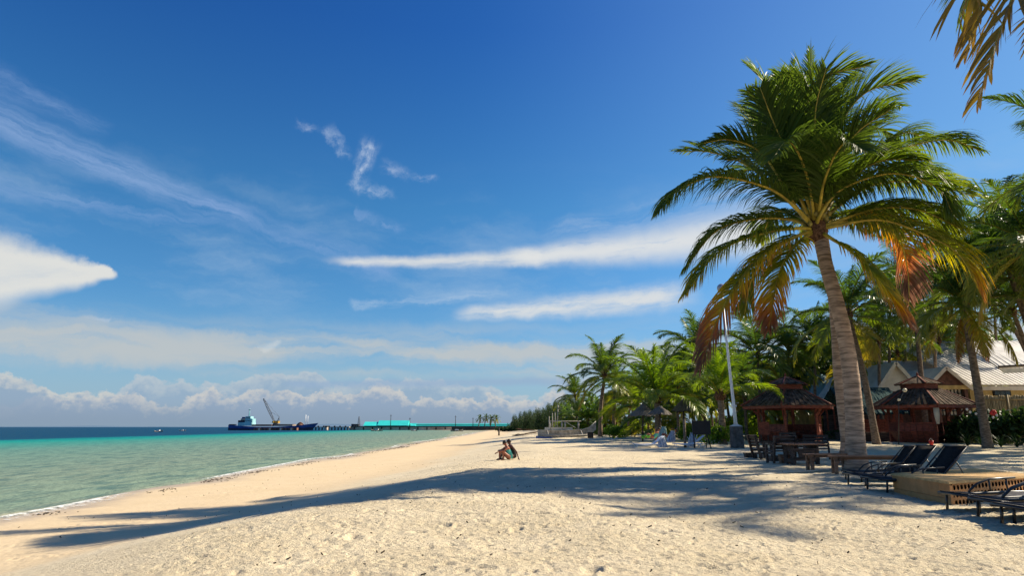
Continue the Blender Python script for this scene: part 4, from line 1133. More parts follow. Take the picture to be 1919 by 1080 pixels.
# ------------------------------------------------------------------ outrigger boat drawn up on the sand
p = G(1010, 822); Yb = p.y
xb0, xb1 = P(1008, 815, Yb).x, P(1112, 815, Yb).x; L = xb1 - xb0
o = empty('outrigger_boat', ((xb0 + xb1) / 2, Yb + .5, zg((xb0 + xb1) / 2, Yb))); tag(o, 'old white outrigger boat with bare pole frame drawn up on the sand', 'boat')
st = [(-.5, .35, .62), (-.38, .7, .62), (-.15, 1, .62), (.12, 1, .66), (.32, .75, .75), (.44, .35, 1.0), (.56, .05, 1.75)]
vs = []; fs = []
for i, (s_, w_, h) in enumerate(st):
    k = .0 if i < 5 else (.25 if i == 5 else 1.0)
    vs += [(s_ * L, -.08, .05 + k * .9), (s_ * L, -.5 * w_, .35 + k * .8), (s_ * L, -.62 * w_, .25 + h * .95), (s_ * L, .62 * w_, .25 + h * .95), (s_ * L, .5 * w_, .35 + k * .8), (s_ * L, .08, .05 + k * .9)]
    if i:
        b_ = i * 6
        for q in range(6): fs.append((b_ - 6 + q, b_ + q, b_ + (q + 1) % 6, b_ - 6 + (q + 1) % 6))
fs += [tuple(range(6)), tuple(reversed(range(len(vs) - 6, len(vs))))]
MB().add(vs, fs, False).build('hull', M['boat'], o)
for z in (.86,):
    MB().tube([(s_ * L, -.65 * w_, .25 + h * .95) for s_, w_, h in st], .045, 6).build('gunwale', M['cream'], o)
MB().box((-.12 * L, 0, 1.05), (.5 * L, .9, .28)).build('cabin', M['cream'], o)
mb = MB()
xs = [-.27 * L, -.06 * L, .0 * L, .24 * L]; zt = P(1060, 790, Yb).z - o.location.z
for x in xs:
    for y in (-.55, .55): mb.tube([(x, y, .7), (x, y, zt)], .055, 6)
mb.build('frame_post', M['boat'], o); mb = MB()
for y in (-.55, .55): mb.tube([(xs[0] - .2, y, zt), (xs[-1] + .3, y, zt)], .055, 6)
for x in xs: mb.tube([(x, -.75, zt + .03), (x, .75, zt + .03)], .045, 6)
mb.tube([(xs[2] - .1, -.55, zt), (xs[-1], -.55, .9)], .035, 6)
mb.build('frame_rail', M['boat'], o)
for x in (-.33 * L, .27 * L):
    MB().tube([(x, -2.6, .35), (x, -1.2, .75), (x, 0, .95), (x, 1.2, .75), (x, 2.6, .35)], .06, 6).build('outrigger_arm', M['boat'], o)
for y in (-2.6, 2.6): MB().tube([(-.45 * L, y, .32), (0, y, .22), (.45 * L, y, .36)], .09, 6).build('outrigger_float', M['boat'], o)
q = P(1020, 818, Yb - 3.2); MBt = MB().box((0, 0, 0), (1.9, .5, .22), (0, .08, 0)); tag(MBt.build('tarpaulin', M['bluetarp'], None, (q.x, Yb - 2.9, zg(q.x, Yb - 2.9) + .12)), 'folded dark blue tarpaulin lying by the stern of the outrigger boat', 'tarpaulin')
q = GY(1106, Yb - 3); tag(MB().box((0, 0, .32), (.62, .5, .66)).box((0, 0, .68), (.66, .54, .06)).build('dark_crate', M['ink'], None, q), 'dark crate standing on the sand under the bow of the outrigger boat', 'crate')
# white poles leaning behind the boat
for i, (a, b_) in enumerate([((1043, 812), (1046, 760)), ((1036, 812), (1035, 775)), ((1029, 812), (1029, 781)), ((1041, 812), (1040, 773))]):
    Yq = Yb + 8; A_ = GY(a[0], Yq); B_ = P(b_[0], b_[1], Yq)
    tag(MB().tube([A_ - Vector((0, 0, .2)), B_], .06, 6).build('bare_pole', M['boat']), 'bare white pole standing behind the stern of the outrigger boat', 'pole', 'bare poles behind the outrigger boat')
# driftwood heap
mb = MB(); r2 = random.Random(3)
c_ = G(995, 812)
pieces = []
for i in range(16):
    t_ = i / 15; q = G(968 + 44 * t_, 818 - 8 * t_ + r2.uniform(-1, 2)); a = r2.uniform(-.5, .5); L_ = r2.uniform(1.0, 2.6)
    m_ = MB().tube([(-L_ / 2, 0, 0), (0, r2.uniform(-.1, .1), r2.uniform(.05, .2)), (L_ / 2, 0, r2.uniform(0, .25))], [.06, .05, .03], 5)
    tag(m_.build('driftwood_branch', M['drift'], None, q + Vector((0, 0, .06)), (0, 0, a)), 'grey-brown driftwood branch in the drift heap near the outrigger boat', 'driftwood', 'driftwood branches heaped near the boat')
# far post and hoop
q = G(935, 817); o = MB().tube([(0, 0, -.3), (0, 0, 1.9)], [.22, .2], 6).box((0, 0, 1.95), (.5, .5, .12)).build('wooden_post', M['pierd'], None, q); tag(o, 'dark upright post by the waterline far down the beach', 'post')
# two far walkers' boats on the sand
for px, py, lab in ((985, 806, 'low dark canoe lying on the sand far down the beach'), (1005, 803.5, 'second dark canoe lying beyond the driftwood heap')):
    q = G(px, py + 1.5); mb = MB()
    mb.tube([(-4, 0, .9), (-3, 0, .45), (0, 0, .3), (3, 0, .45), (4, 0, 1.0)], [.05, .35, .45, .35, .05], 8); tag(mb.build('canoe', M['rust'], None, q), lab, 'canoe')
# ------------------------------------------------------------------ lamp post
g = G(1382, 840.5); o = empty('street_lamp', g); tag(o, 'tall white lamp post with grey globe on a dark concrete plinth', 'lamp post')
pp = g.y / F * .985
mb = MB(); mb.box((0, 0, .62), (20 * pp, 20 * pp, 1.44), None, .88); mb.build('plinth', M['conc'], o)
mb = MB(); mb.box((0, 0, 1.37), (19 * pp, 19 * pp, .08), None, .6).box((0, 0, 1.44), (11 * pp, 11 * pp, .08), None, .6); mb.build('plinth_cap', M['cream'], o)
tpz = P(1353, 552, g.y) - g
MB().tube([(0, 0, 1.4), (tpz.x * .12, 0, 2.6), (tpz.x * .55, 0, tpz.z * .55), (tpz.x, 0, tpz.z)], [.12, .10, .08, .06], 10).build('pole', M['white'], o)
MB().box((tpz.x * .12, 0, 2.6), (.27, .27, .12)).build('pole_collar', M['white'], o)
mb = MB(); mb.ball((tpz.x, 0, tpz.z + .42), .30, 16); mb.build('globe', M['glass'], o)
MB().lathe([(.08, -.05), (.17, .03), (.17, .14), (.1, .18)], (tpz.x, 0, tpz.z), 10).build('globe_neck', M['white'], o)

# ------------------------------------------------------------------ gazebos
def gazebo(c_, Rr, eave, rot, label, ztop, panel_h=1.25, lit=False, sides=6):
    o = empty('gazebo', c_); tag(o, label, 'gazebo')
    def hx(r_, k, z): a = rot + math.pi * 2 * k / sides; return Vector((r_ * math.cos(a), r_ * math.sin(a), z))
    Rp = Rr * .66
    zu0 = eave + (ztop - eave) * .54; ru = Rr * .40
    for k in range(sides):
        a, b_ = hx(Rp, k, 0), hx(Rp, k + 1, 0); mid = (a + b_) / 2; inw = -mid.normalized()
        MB().bar(a + Vector((0, 0, 0)), a + Vector((0, 0, eave + .35)), .17, .17).build('post', M['redwood'], o)
        pb = MB(); 
        for f_ in (.06, .94): 
            s_ = a.lerp(b_, f_); e_ = hx(Rr * .92, k if f_ < .5 else k + 1, 0)
            pb.bar(s_ + Vector((0, 0, eave - .75)), s_.lerp(e_, .75) + Vector((0, 0, eave + .1)), .07, .07)
        pb.build('bracket', M['redwood'], o)
        MB().bar(hx(Rp, k, eave + .12), hx(Rp, k + 1, eave + .12), .12, .2).build('top_beam', M['redwood'], o)
        # roof facet made of slats
        ea, eb = hx(Rr, k, eave), hx(Rr, k + 1, eave); ta, tb = hx(ru * .98, k, zu0), hx(ru * .98, k + 1, zu0)
        n = 17; nr = (eb - ea).cross(ta - ea).normalized()
        if nr.z < 0: nr = -nr
        for i in range(n):
            f0, f1 = i / n + .003, (i + 1) / n - .003; h = .035 if i % 2 else .0
            r2_ = random.uniform(-.03, .02)
            q = [ea.lerp(eb, f0), ea.lerp(eb, f1), ta.lerp(tb, f1), ta.lerp(tb, f0)]
            q[0] = q[0] + (q[0] - q[3]) * r2_ * .4; q[1] = q[1] + (q[1] - q[2]) * r2_ * .4
            MB().prism([p_ + nr * h for p_ in q], nr * .045).build('roof_slat', M['roofwood'], o)
        MB().bar(ea + Vector((0, 0, .0)) + (ea.normalized() * .12), ta + nr * .03, .11, .10).build('hip_rafter', M['redwood'], o)
        MB().bar(hx(Rr * .985, k, eave - .09), hx(Rr * .985, k + 1, eave - .09), .05, .2).build('fascia_board', M['redwood'], o)
        # collar and small upper roof
        MB().prism([hx(ru * .9, k, zu0 - .05), hx(ru * .9, k + 1, zu0 - .05), hx(ru * .9, k + 1, zu0 + .42), hx(ru * .9, k, zu0 + .42)], inw * .05).build('collar_panel', M['redwood'], o)
        ua, ub = hx(Rr * .47, k, zu0 + .38), hx(Rr * .47, k + 1, zu0 + .38); tp = Vector((0, 0, ztop))
        n2 = 7; nr2 = (ub - ua).cross(tp - ua).normalized(); nr2 = nr2 if nr2.z > 0 else -nr2
        for i in range(n2):
            f0, f1 = i / n2 + .004, (i + 1) / n2 - .004; h = .03 if i % 2 else 0
            tc = tp - (tp - ua.lerp(ub, .5)) * .03
            MB().prism([ua.lerp(ub, f0) + nr2 * h, ua.lerp(ub, f1) + nr2 * h, tc + nr2 * h], nr2 * .04).build('upper_roof_slat', M['roofwood'], o)
        MB().bar(ua + ua.normalized() * .1 + Vector((0, 0, -.02)), tp + Vector((0, 0, .04)), .08, .08).build('hip_rafter', M['redwood'], o)
        # low curved parapets; every other front bay is the entrance
        if k in gaps: continue
        n3 = 6
        for i in range(n3):
            f0, f1 = i / n3 + .006, (i + 1) / n3 - .006
            p0, p1 = a.lerp(b_, f0), a.lerp(b_, f1); hh = panel_h
            low = -inw * -.0
            q = [p0 + inw * .25 + Vector((0, 0, .08)), p1 + inw * .25 + Vector((0, 0, .08)), p1 - inw * .12 + Vector((0, 0, hh * .62)), p0 - inw * .12 + Vector((0, 0, hh * .62))]
            pl = MB().prism(q, inw * .05)
            q = [p0 - inw * .12 + Vector((0, 0, hh * .622)), p1 - inw * .12 + Vector((0, 0, hh * .622)), p1 - inw * .02 + Vector((0, 0, hh)), p0 - inw * .02 + Vector((0, 0, hh))]
            pl.prism(q, inw * .05).build('parapet_board', M['redwood'], o)
        MB().bar(a + Vector((0, 0, panel_h + .03)), b_ + Vector((0, 0, panel_h + .03)), .2, .06).build('parapet_rail', M['redwood'], o)
        MB().bar(a.lerp(Vector(), .2) + Vector((0, 0, .45)), b_.lerp(Vector(), .2) + Vector((0, 0, .45)), .42, .06).build('bench', M['darkwood'], o)
    MB().lathe([(.09, 0), (.05, .12), (.09, .2), (.0, .42)], (0, 0, ztop - .04), 8).build('finial', M['redwood'], o)
    MB().lathe([(0, .75), (Rp * .42, .75), (Rp * .42, .80), (0, .80)], (0, 0, 0), 14, False).lathe([(.12, 0), (.12, .75)], (0, 0, 0), 8).build('table', M['darkwood'], o)
    MB().lathe([(0, .0), (Rp * 1.04, .0), (Rp * 1.04, .1), (0, .1)], (0, 0, 0), 6, False).build('floor', M['darkwood'], o)
    return o
g1 = G(1483, 832.5); Yg = g1.y
mp = Yg * .985 / F
gaps = (4,)     # entrance bay faces the camera
ev = P(1480, 763, Yg).z - g1.z; tz = P(1480, 707, Yg).z - g1.z
gazebo(g1, 86 * mp, ev, R(0), 'red-brown wooden gazebo left of the big palm, behind the bench set', tz)
g2 = G(1732, 835); g2.y = Yg - 1.5; g2.x = GY(1732, g2.y).x
ev2 = P(1732, 762, g2.y).z - g2.z; tz2 = P(1708, 706, g2.y).z - g2.z
gaps = (4,)
gazebo(g2, 84 * mp, ev2, R(14), 'red-brown wooden gazebo right of the big palm, two spotlights standing before it', tz2, 1.45)
# hanging board on the left gazebo
q = P(1432, 800, Yg - 2.2)
ob = empty('notice_board', (q.x, q.y, zg(q.x, q.y))); tag(ob, 'upright reddish wooden board at the left corner of the left gazebo', 'board')
for i in range(5): MB().box(((i - 2) * .145, 0, 1.12), (.137, .06, .92)).build('plank', M['redwood'], ob)
MB().box((-.25, .05, .35), (.07, .07, .7)).box((.25, .05, .35), (.07, .07, .7)).build('post', M['darkwood'], ob)
# spotlights on a stick
q = G(1682, 836); q = Vector((q.x, g2.y - 4.2, 0)); q = GY(1680, g2.y - 4.2)
ob = empty('spotlight_stand', q); tag(ob, 'thin stand with two round cream spotlights in front of the right gazebo', 'spotlight')
t1, t2 = P(1695, 732, q.y) - q, P(1684, 750, q.y) - q
MB().tube([(0, 0, 0), (t2.x, 0, t2.z - .1), (t1.x, 0, t1.z)], [.03, .03, .025], 6).build('stand_pole', M['blackmet'], ob)
mb = MB(); mb.ball(t1 + Vector((0, -.03, 0)), .15, 12, (1.1, .45, .9)); mb.build('spotlight_head', M['lamp'], ob)
mb = MB(); mb.ball(t2 + Vector((0, -.03, 0)), .11, 12, (1.1, .45, .8)); mb.build('spotlight_head', M['lamp'], ob)
# rolled cream parasol / hanging cloth in the right gazebo
q = P(1756, 780, g2.y - 2.9)
ob = empty('hanging_cloth', (q.x, q.y, q.z - .5)); tag(ob, 'long cream cloth hanging from the eave of the right gazebo', 'cloth')
MB().tube([(0, 0, 1.1), (0, 0, .5), (0, 0, -.05)], [.19, .17, .10], 10).build('cloth_roll', M['cream'], ob)

# ------------------------------------------------------------------ long thatched hut between gazebo and big palm
Yt = 53.0
def at2(px, py, Y): return P(px, py, Y)
a_, b_ = at2(1596, 830, Yt).x, at2(1698, 830, Yt).x; gz_ = zg(a_, Yt)
o = empty('thatched_hut', ((a_ + b_) / 2, Yt + 2, gz_)); tag(o, 'long open hut with dark teal thatched roof between the big palm and the right gazebo', 'hut'); Wd = b_ - a_
zr, ze_ = at2(1650, 728, Yt + 2).z - gz_, at2(1650, 773, Yt).z - gz_
nst = 14
for sd_ in (-1, 1):
    for lay in range(5):
        f0, f1 = lay / 5, (lay + 1.25) / 5
        q = []
        y0, y1 = sd_ * (3.0 * (1 - f0) ), sd_ * 3.0 * max(0, 1 - f1)
        za, zb = ze_ + (zr - ze_) * f0, ze_ + (zr - ze_) * min(1, f1)
        n_ = 40; vs = []; fs = []
        for i in range(n_ + 1):
            x = -Wd / 2 - .3 + (Wd + .6) * i / n_
            vs += [(x, y0 * 1.02, za - random.uniform(0, .18) + lay * .0), (x, y1, zb + .06)]
            if i: k_ = i * 2; fs.append((k_ - 2, k_, k_ + 1, k_ - 1))
        MB().add(vs, fs).add([(v[0], v[1], v[2] - .1) for v in vs], fs).build('thatch_layer', M['tealroof'], o)
for i in range(7):
    x = -Wd / 2 + .3 + (Wd - .6) * i / 6
    MB().bar((x, -2.3, 0), (x, -2.3, ze_ + .35), .13, .13).build('post', M['redwood'], o)
    MB().bar((x, 2.3, 0), (x, 2.3, ze_ + .35), .13, .13).build('post', M['redwood'], o)
for i in range(18):
    x = -Wd / 2 + .3 + (Wd - .6) * (i + .5) / 18
    MB().box((x, -2.38, 1.25), ((Wd - .6) / 18 - .02, .05, .95)).build('parapet_board', M['redwood'], o)
MB().box((0, -2.38, 1.76), (Wd - .4, .12, .07)).build('parapet_rail', M['redwood'], o)
MB().box((0, 0, .38), (Wd, 4.8, .76)).build('floor_base', M['darkwood'], o)
MB().box((0, 2.35, 1.5), (Wd, .06, 1.5)).build('back_panel', M['darkwood'], o)

# ------------------------------------------------------------------ houses
def ribroof(name, c0, c1, c2, c3, th, m, par, n=0):
    """sloped slab c0,c1 (eave) c2,c3 (ridge) with raised ribs"""
    c0, c1, c2, c3 = map(Vector, (c0, c1, c2, c3)); nr = (c1 - c0).cross(c3 - c0).normalized(); nr = nr if nr.z > 0 else -nr
    r_ = MB().prism([c0, c1, c2, c3], nr * th).build(name, m, par)
    if n:
        for i in range(n):
            f0 = (i + .5) / n; mb = MB(); mb.bar(c0.lerp(c1, f0) + nr * (th + .015), c3.lerp(c2, f0) + nr * (th + .015), .05, .045); mb.build('roof_rib', m, r_)
    return r_
# blue roofed house
Yb_ = 74.0
def L3(px, py, Y, base): return P(px, py if py else 755, Y) - base
bs = GY(1575, Yb_); o = empty('house', bs); tag(o, 'house with light blue hipped roof and yellow walls between left gazebo and big palm', 'house')
q = lambda px, py, d=0: L3(px, py, Yb_ + d, bs)
xl, xr = q(1505, 765).x, q(1662, 765).x; zE = q(1575, 764).z; zR = q(1575, 704, 5).z
ribroof('roof', (xl, -.6, zE), (xr, -.6, zE), (xr - 4, 5, zR), (xl + 4, 5, zR), .1, M['blueroof'], o, 26)
ribroof('roof', (xr, 10.6, zE), (xl, 10.6, zE), (xl + 4, 5, zR), (xr - 4, 5, zR), .1, M['blueroof'], o)
MB().prism([(xl, -.6, zE), (xl + 4, 5, zR), (xl, 10.6, zE)], (0, 0, -.1)).build('hip_end', M['blueroof'], o)
MB().prism([(xr, -.6, zE), (xr - 4, 5, zR), (xr, 10.6, zE)], (0, 0, -.1)).build('hip_end', M['blueroof'], o)
MB().box(((xl + xr) / 2, 5, zE / 2), (xr - xl - 1.6, 9, zE - .05)).build('wall', M['yellow'], o)
dg = empty('dormer', (0, 0, 0)); dg.parent = o
def gable(par, xc, hw, z0, z1, y0, y1, mroof, mface, mtrim, over=.35):
    MB().prism([(xc - hw, y0 + .3, z0), (xc + hw, y0 + .3, z0), (xc, y0 + .3, z1)], (0, .15, 0)).build('gable_face', mface, par)
    for s_ in (-1, 1):
        ribroof('gable_roof', (xc + s_ * (hw + over), y0, z0 - over * (z1 - z0) / hw), (xc + s_ * (hw + over), y1, z0 - over * (z1 - z0) / hw), (xc, y1, z1), (xc, y0, z1), .1, mroof, par, 0)
        MB().bar((xc + s_ * (hw + over), y0 - .05, z0 - over * (z1 - z0) / hw - .02), (xc, y0 - .05, z1 - .02), .09, .3).build('barge_board', mtrim, par)
bpy.data.objects.remove(dg)
gable(o, q(1572, 0).x, 1.5, q(0, 760).z, q(0, 716).z, -.9, 4, M['blueroof'], M['cream'], M['white'])
gable(o, q(1602, 0).x, 1.7, q(0, 760).z, q(0, 734).z, -1.5, 3, M['blueroof'], M['cream'], M['white'])
for px in (1545, 1560, 1590): MB().box((q(px, 0).x, -.35, zE / 2), (.45, .35, zE - .1)).build('column', M['yellow'], o)
for px in (1552, 1575, 1620): 
    f_ = MB().box((q(px, 0).x, .42, 1.25), (1.3, .12, 1.6)).build('window', M['ink'], o); MB().box((q(px, 0).x, .34, 1.25), (1.1, .03, 1.4)).build('pane', M['dkglass'], f_)
MB().box(((xl + xr) / 2, -.6, .55), (xr - xl - 1.6, .2, 1.1)).build('verandah_wall', M['ink'], o)

# white gabled house with big pale roof
Yw = 60.0; bs = GY(1740, Yw); o = empty('house', bs); tag(o, 'large house with pale metal roofs and two front gables behind the right gazebo', 'house')
q = lambda px, py, d=0: L3(px, py, Yw + d, bs)
g1x, g1h = q(1690, 0, -2).x, q(1650, 0, -2).x
zE = q(0, 728).z
# left gable (cream)
hw = (q(1737, 0).x - q(1645, 0).x) / 2; zg1, zt1 = q(0, 738, -2).z, q(0, 680, -2).z
gable(o, q(1688, 0, -2).x, hw * .9, zg1 + .2, zt1, -2, 9, M['whiteroof'], M['cream'], M['cream'], .25)
# right gable (brown boards)
gx_ = q(1782, 0, -3).x; hw2 = (q(1822, 0, -3).x - q(1742, 0, -3).x) / 2
gable(o, gx_, hw2 * .9, q(0, 722, -3).z, q(0, 689, -3).z, -3, 9, M['whiteroof'], M['brown'], M['whiteroof'], .3)
n_ = 9
# connecting roof between the gables
ribroof('roof', (q(1690, 0).x, 0, q(0, 715).z), (q(1830, 0).x, 0, q(0, 715).z), (q(1830, 0).x, 7, q(0, 677, 6).z), (q(1690, 0).x, 7, q(0, 677, 6).z), .1, M['whiteroof'], o, 20)
# big right roof
xr2 = q(2080, 0).x; xl2 = q(1818, 0, -2).x
ribroof('roof', (xl2, -2.4, q(0, 724, -2).z), (xr2, -2.4, q(0, 724, -2).z), (xr2, 7.5, q(0, 640, 7).z), (xl2 - 1.0, 7.5, q(0, 640, 7).z), .12, M['whiteroof'], o, 34)
MB().box(((xl2 + xr2) / 2, -2.45, q(0, 725, -2).z - .18), (xr2 - xl2, .08, .36)).build('gutter', M['whiteroof'], o)
MB().box(((xl2 + xr2) / 2, 2, q(0, 726, -2).z / 2 - .1), (xr2 - xl2 - .6, 7.5, q(0, 726, -2).z - .25)).build('wall', M['yellow'], o)
f_ = MB().box((q(1883, 0, -2).x, -1.83, q(0, 737, -2).z), (1.55, .14, .45)).build('window', M['ink'], o)
for s_ in (-1, 0, 1): MB().box((q(1883, 0, -2).x + s_ * .47, -1.91, q(0, 737, -2).z), (.42, .03, .33)).build('pane', M['dkglass'], f_)
MB().box((q(1735, 0).x, 2.5, zE / 2 - .1), (q(1815, 0).x - q(1655, 0).x, 4, zE - .2)).build('wall', M['brown'], o)
# lattice window bay
lx0, lx1 = q(1768, 0, -3).x, q(1815, 0, -3).x; lz0, lz1 = q(0, 779, -3).z, q(0, 729, -3).z
wb = MB().box(((lx0 + lx1) / 2, -2.2, (lz0 + lz1) / 2), (lx1 - lx0, .1, lz1 - lz0)).build('lattice_window', M['cream'], o)
for i in range(8): MB().box((lx0 + (lx1 - lx0) * i / 7, -2.3, (lz0 + lz1) / 2), (.07, .07, lz1 - lz0)).build('lattice_bar', M['ink'], wb)
for i in range(7): MB().box(((lx0 + lx1) / 2, -2.35, lz0 + (lz1 - lz0) * i / 6), (lx1 - lx0, .07, .07)).build('lattice_bar', M['ink'], wb)
MB().box((gx_, -2.6, q(0, 726, -3).z), (hw2 * 2.1, .3, .35)).build('tie_beam', M['yellow'], o)
for px in (1764, 1819): MB().box((q(px, 0, -3).x, -2.5, q(0, 726, -3).z / 2), (.3, .3, q(0, 726, -3).z)).build('column', M['brown'], o)
# second small roof at the far right
bs2 = GY(1960, 52); o = empty('porch_roof', bs2); tag(o, 'low pale roof with dark underside jutting in at the right edge', 'roof')
q = lambda px, py, d=0: L3(px, py, 52 + d, bs2)
ribroof('roof', (q(1882, 0).x, 0, q(0, 692).z), (q(2080, 0).x, 0, q(0, 682).z), (q(2080, 0).x, 5, q(0, 640, 4).z), (q(1900, 0).x, 5, q(0, 640, 4).z), .12, M['whiteroof'], o, 18)
MB().bar((q(1881, 0).x, -.05, q(0, 688).z), (q(2080, 0).x, -.05, q(0, 676).z), .08, .16).build('fascia_board', M['darkwood'], o)
MB().prism([(q(1884, 0).x, 0, q(0, 692).z), (q(2080, 0).x, 0, q(0, 684).z), (q(2080, 0).x, 0, q(0, 692).z), (q(1892, 0).x, 0, q(0, 700).z)], (0, .1, 0)).build('soffit_board', M['cream'], o)
for xx in (q(2010, 0).x, q(2075, 0).x): MB().box((xx, 1, q(0, 690).z / 2), (.3, .3, q(0, 690).z)).build('column', M['cream'], o)
# bamboo fence
Yf = 50.5; x0, x1 = GY(1838, Yf).x, GY(2060, Yf).x; bz = zg(x0, Yf)
o = empty('bamboo_fence', (x0, Yf, bz)); tag(o, 'tall bamboo fence in front of the yellow wall at the right', 'fence')
zt_ = P(1880, 742, Yf).z - bz; n = 74
for i in range(n):
    x = (x1 - x0) * (i + .5) / n
    MB().tube([(x, random.uniform(-.02, .02), 0), (x + random.uniform(-.02, .02), 0, zt_ + random.uniform(-.08, .06))], .055, 6).build('bamboo_cane', M['bamboo'], o)
for z in (.6, 1.7, zt_ - .3): MB().tube([(0, -.08, z), (x1 - x0, -.08, z)], .045, 6).build('rail', M['bamboo'], o)
for i in range(5): MB().tube([((x1 - x0) * i / 4, -.13, 0), ((x1 - x0) * i / 4, -.13, zt_ + .05)], .08, 8).build('fence_post', M['bamboo'], o)

# ------------------------------------------------------------------ thatched parasols
def parasol(px, py_top, py_eave, bpx, Y, wpx, label):
    b_ = GY(bpx, Y); o = empty('thatched_parasol', b_); tag(o, label, 'parasol')
    zt = P(px, py_top, Y).z - b_.z; ze = P(px, py_eave, Y).z - b_.z; r_ = wpx * Y * .98 / F / 2; xx = P(px, py_top, Y).x - b_.x
    MB().tube([(0, 0, -.2), (xx, 0, zt - .1)], .07, 8).build('pole', M['darkwood'], o)
    for lay in range(4):
        f0, f1 = lay / 4, min(1, (lay + 1.4) / 4); vs = []; fs = []; n = 36
        for i in range(n):
            a = 2 * math.pi * i / n; ra = r_ * (1 - f0) * random.uniform(.93, 1.05) + .04; rb_ = r_ * (1 - f1) + .02
            vs += [(xx + ra * math.cos(a), ra * math.sin(a), ze + (zt - ze) * f0 - random.uniform(0, .12)), (xx + rb_ * math.cos(a), rb_ * math.sin(a), ze + (zt - ze) * f1 + .05)]
        for i in range(n): k_ = i * 2; k2 = ((i + 1) % n) * 2; fs.append((k_, k2, k2 + 1, k_ + 1))
        MB().add(vs, fs).build('thatch_layer', M['thatch'], o)
parasol(1205, 757, 779, 1203, 56, 54, 'grey thatched parasol left of the stout young palm')
parasol(1236, 762, 776, 1237, 52, 44, 'smaller grey thatched parasol seen against the stout young palm trunk')
parasol(1280, 748, 770, 1282, 60, 44, 'thatched parasol half hidden among the fronds right of the sunbathers')

# ------------------------------------------------------------------ sun loungers (black, near)
def lounger(back, arm=True, fab='black', legsm='blackmet', low=False, L=2.0, Wd=.62):
    """foot at x=0, head towards +x; returns a hidden prototype (Empty) with parts"""
    o = empty('sun_lounger'); h = .235; hinge = L * .62
    n = 14; vs = []; fs = []
    for i in range(n + 1):
        x = hinge * i / n; z = h - .035 * math.sin(math.pi * i / n) + .03 * math.cos(i / n * 5)
        vs += [(x, -Wd / 2 + .03, z), (x, Wd / 2 - .03, z), (x, Wd / 2 - .03, z - .04), (x, -Wd / 2 + .03, z - .04)]
        if i:
            b_ = i * 4
            for k in range(4): fs.append((b_ - 4 + k, b_ - 4 + (k + 1) % 4, b_ + (k + 1) % 4, b_ + k))
    MB().add(vs, fs, True).build('seat_sling', M[fab], o)
    a = R(back); BL = L * .45
    def bp_(t_, y, dz=0): return (hinge + .02 + math.cos(a) * BL * t_ - math.sin(a) * dz, y, h + math.sin(a) * BL * t_ + math.cos(a) * dz)
    vs = []; fs = []
    for i in range(7):
        t_ = i / 6; sag = -.03 * math.sin(math.pi * t_)
        vs += [bp_(t_, -Wd / 2 + .03, sag), bp_(t_, Wd / 2 - .03, sag), bp_(t_, Wd / 2 - .03, sag - .018), bp_(t_, -Wd / 2 + .03, sag - .018)]
        if i:
            b_ = i * 4
            for k in range(4): fs.append((b_ - 4 + k, b_ - 4 + (k + 1) % 4, b_ + (k + 1) % 4, b_ + k))
    fs.append((24, 25, 26, 27))
    MB().add(vs, fs, True).build('back_sling', M[fab], o)
    mb = MB()
    for y in (-Wd / 2, Wd / 2):
        mb.tube([(0, y, h - .01), (hinge * .5, y, h - .03), (hinge, y, h - .01), (L * .97, y, h - .02)], .027, 8)
    mb.tube([(0, -Wd / 2, h), (0, Wd / 2, h)], .019, 8); mb.tube([(L * .97, -Wd / 2, h - .02), (L * .97, Wd / 2, h - .02)], .017, 8); mb.build('frame', M[legsm], o)
    mb = MB()
    for y in (-Wd / 2, Wd / 2): mb.tube([bp_(0, y), bp_(1, y)], .017, 8)
    mb.tube([bp_(1, -Wd / 2), bp_(1, Wd / 2)], .017, 8); mb.build('back_frame', M[legsm], o)
    for x in (.14, L * .86):
        for y in (-Wd / 2, Wd / 2): MB().tube([(x, y, h), (x - .03, y, -.03)], [.019, .021], 8).build('leg', M[legsm], o)
    mb = MB()
    for y in (-Wd / 2 + .05, Wd / 2 - .05): mb.tube([bp_(.6, y), (hinge + .02 + math.cos(a) * BL * .6 + .30, y, .02)], .012, 6)
    mb.build('back_strut', M[legsm], o)
    if arm:
        for y in (-Wd / 2 - .01, Wd / 2 + .01):
            MB().tube([(L * .26, y, h), (L * .34, y, h + .12), (L * .45, y, h + .19), (L * .68, y, h + .21)], .017, 8).tube([(L * .45, y, h + .19), (L * .45, y, h)], .013, 6).tube([(L * .60, y, h + .2), (L * .60, y, h)], .013, 6).build('armrest', M[legsm], o)
    return o
def place(o, foot, rz, label, group, cat='sun lounger', name=None):
    o.location = foot; o.rotation_euler = (0, 0, rz); tag(o, label, cat, group)
GR = 'black sling sun loungers'
pr = lounger(43)
# the foot legs stand just right of the foot end
f1, f2, f3 = G(1574, 903), G(1597, 911), G(1634, 921)
a1 = R(8)
pr2 = copy_tree(pr); pr3 = copy_tree(pr)
Lz = lambda p_, d_: Vector((p_.x, p_.y, p_.z + d_))
place(pr, Lz(f1 + Vector((.3, .1, 0)), .02), a1, 'black sun lounger left of the tan platform, furthest back and nearest the big palm', GR)
place(pr2, Lz(f2, .02), R(6), 'middle black sun lounger of the three left of the tan block platform', GR)
place(pr3, Lz(f3, .02), R(5), 'black sun lounger partly hidden by the tan platform, raised back clear of it', GR)
pr4 = lounger(0, True, 'greyweave', L=2.0); pr5 = copy_tree(pr4); pr6 = copy_tree(pr4)
f4, f5, f6 = G(1792, 960), G(1852, 975), G(1898, 990)
place(pr4, Lz(f4, .02), R(6), 'grey sling sun lounger lying flat just before the pierced face of the tan platform', 'grey sling sun loungers at the right edge')
place(pr5, Lz(f5, .02), R(4), 'grey sling sun lounger second out from the tan platform, running out of the right edge', 'grey sling sun loungers at the right edge')
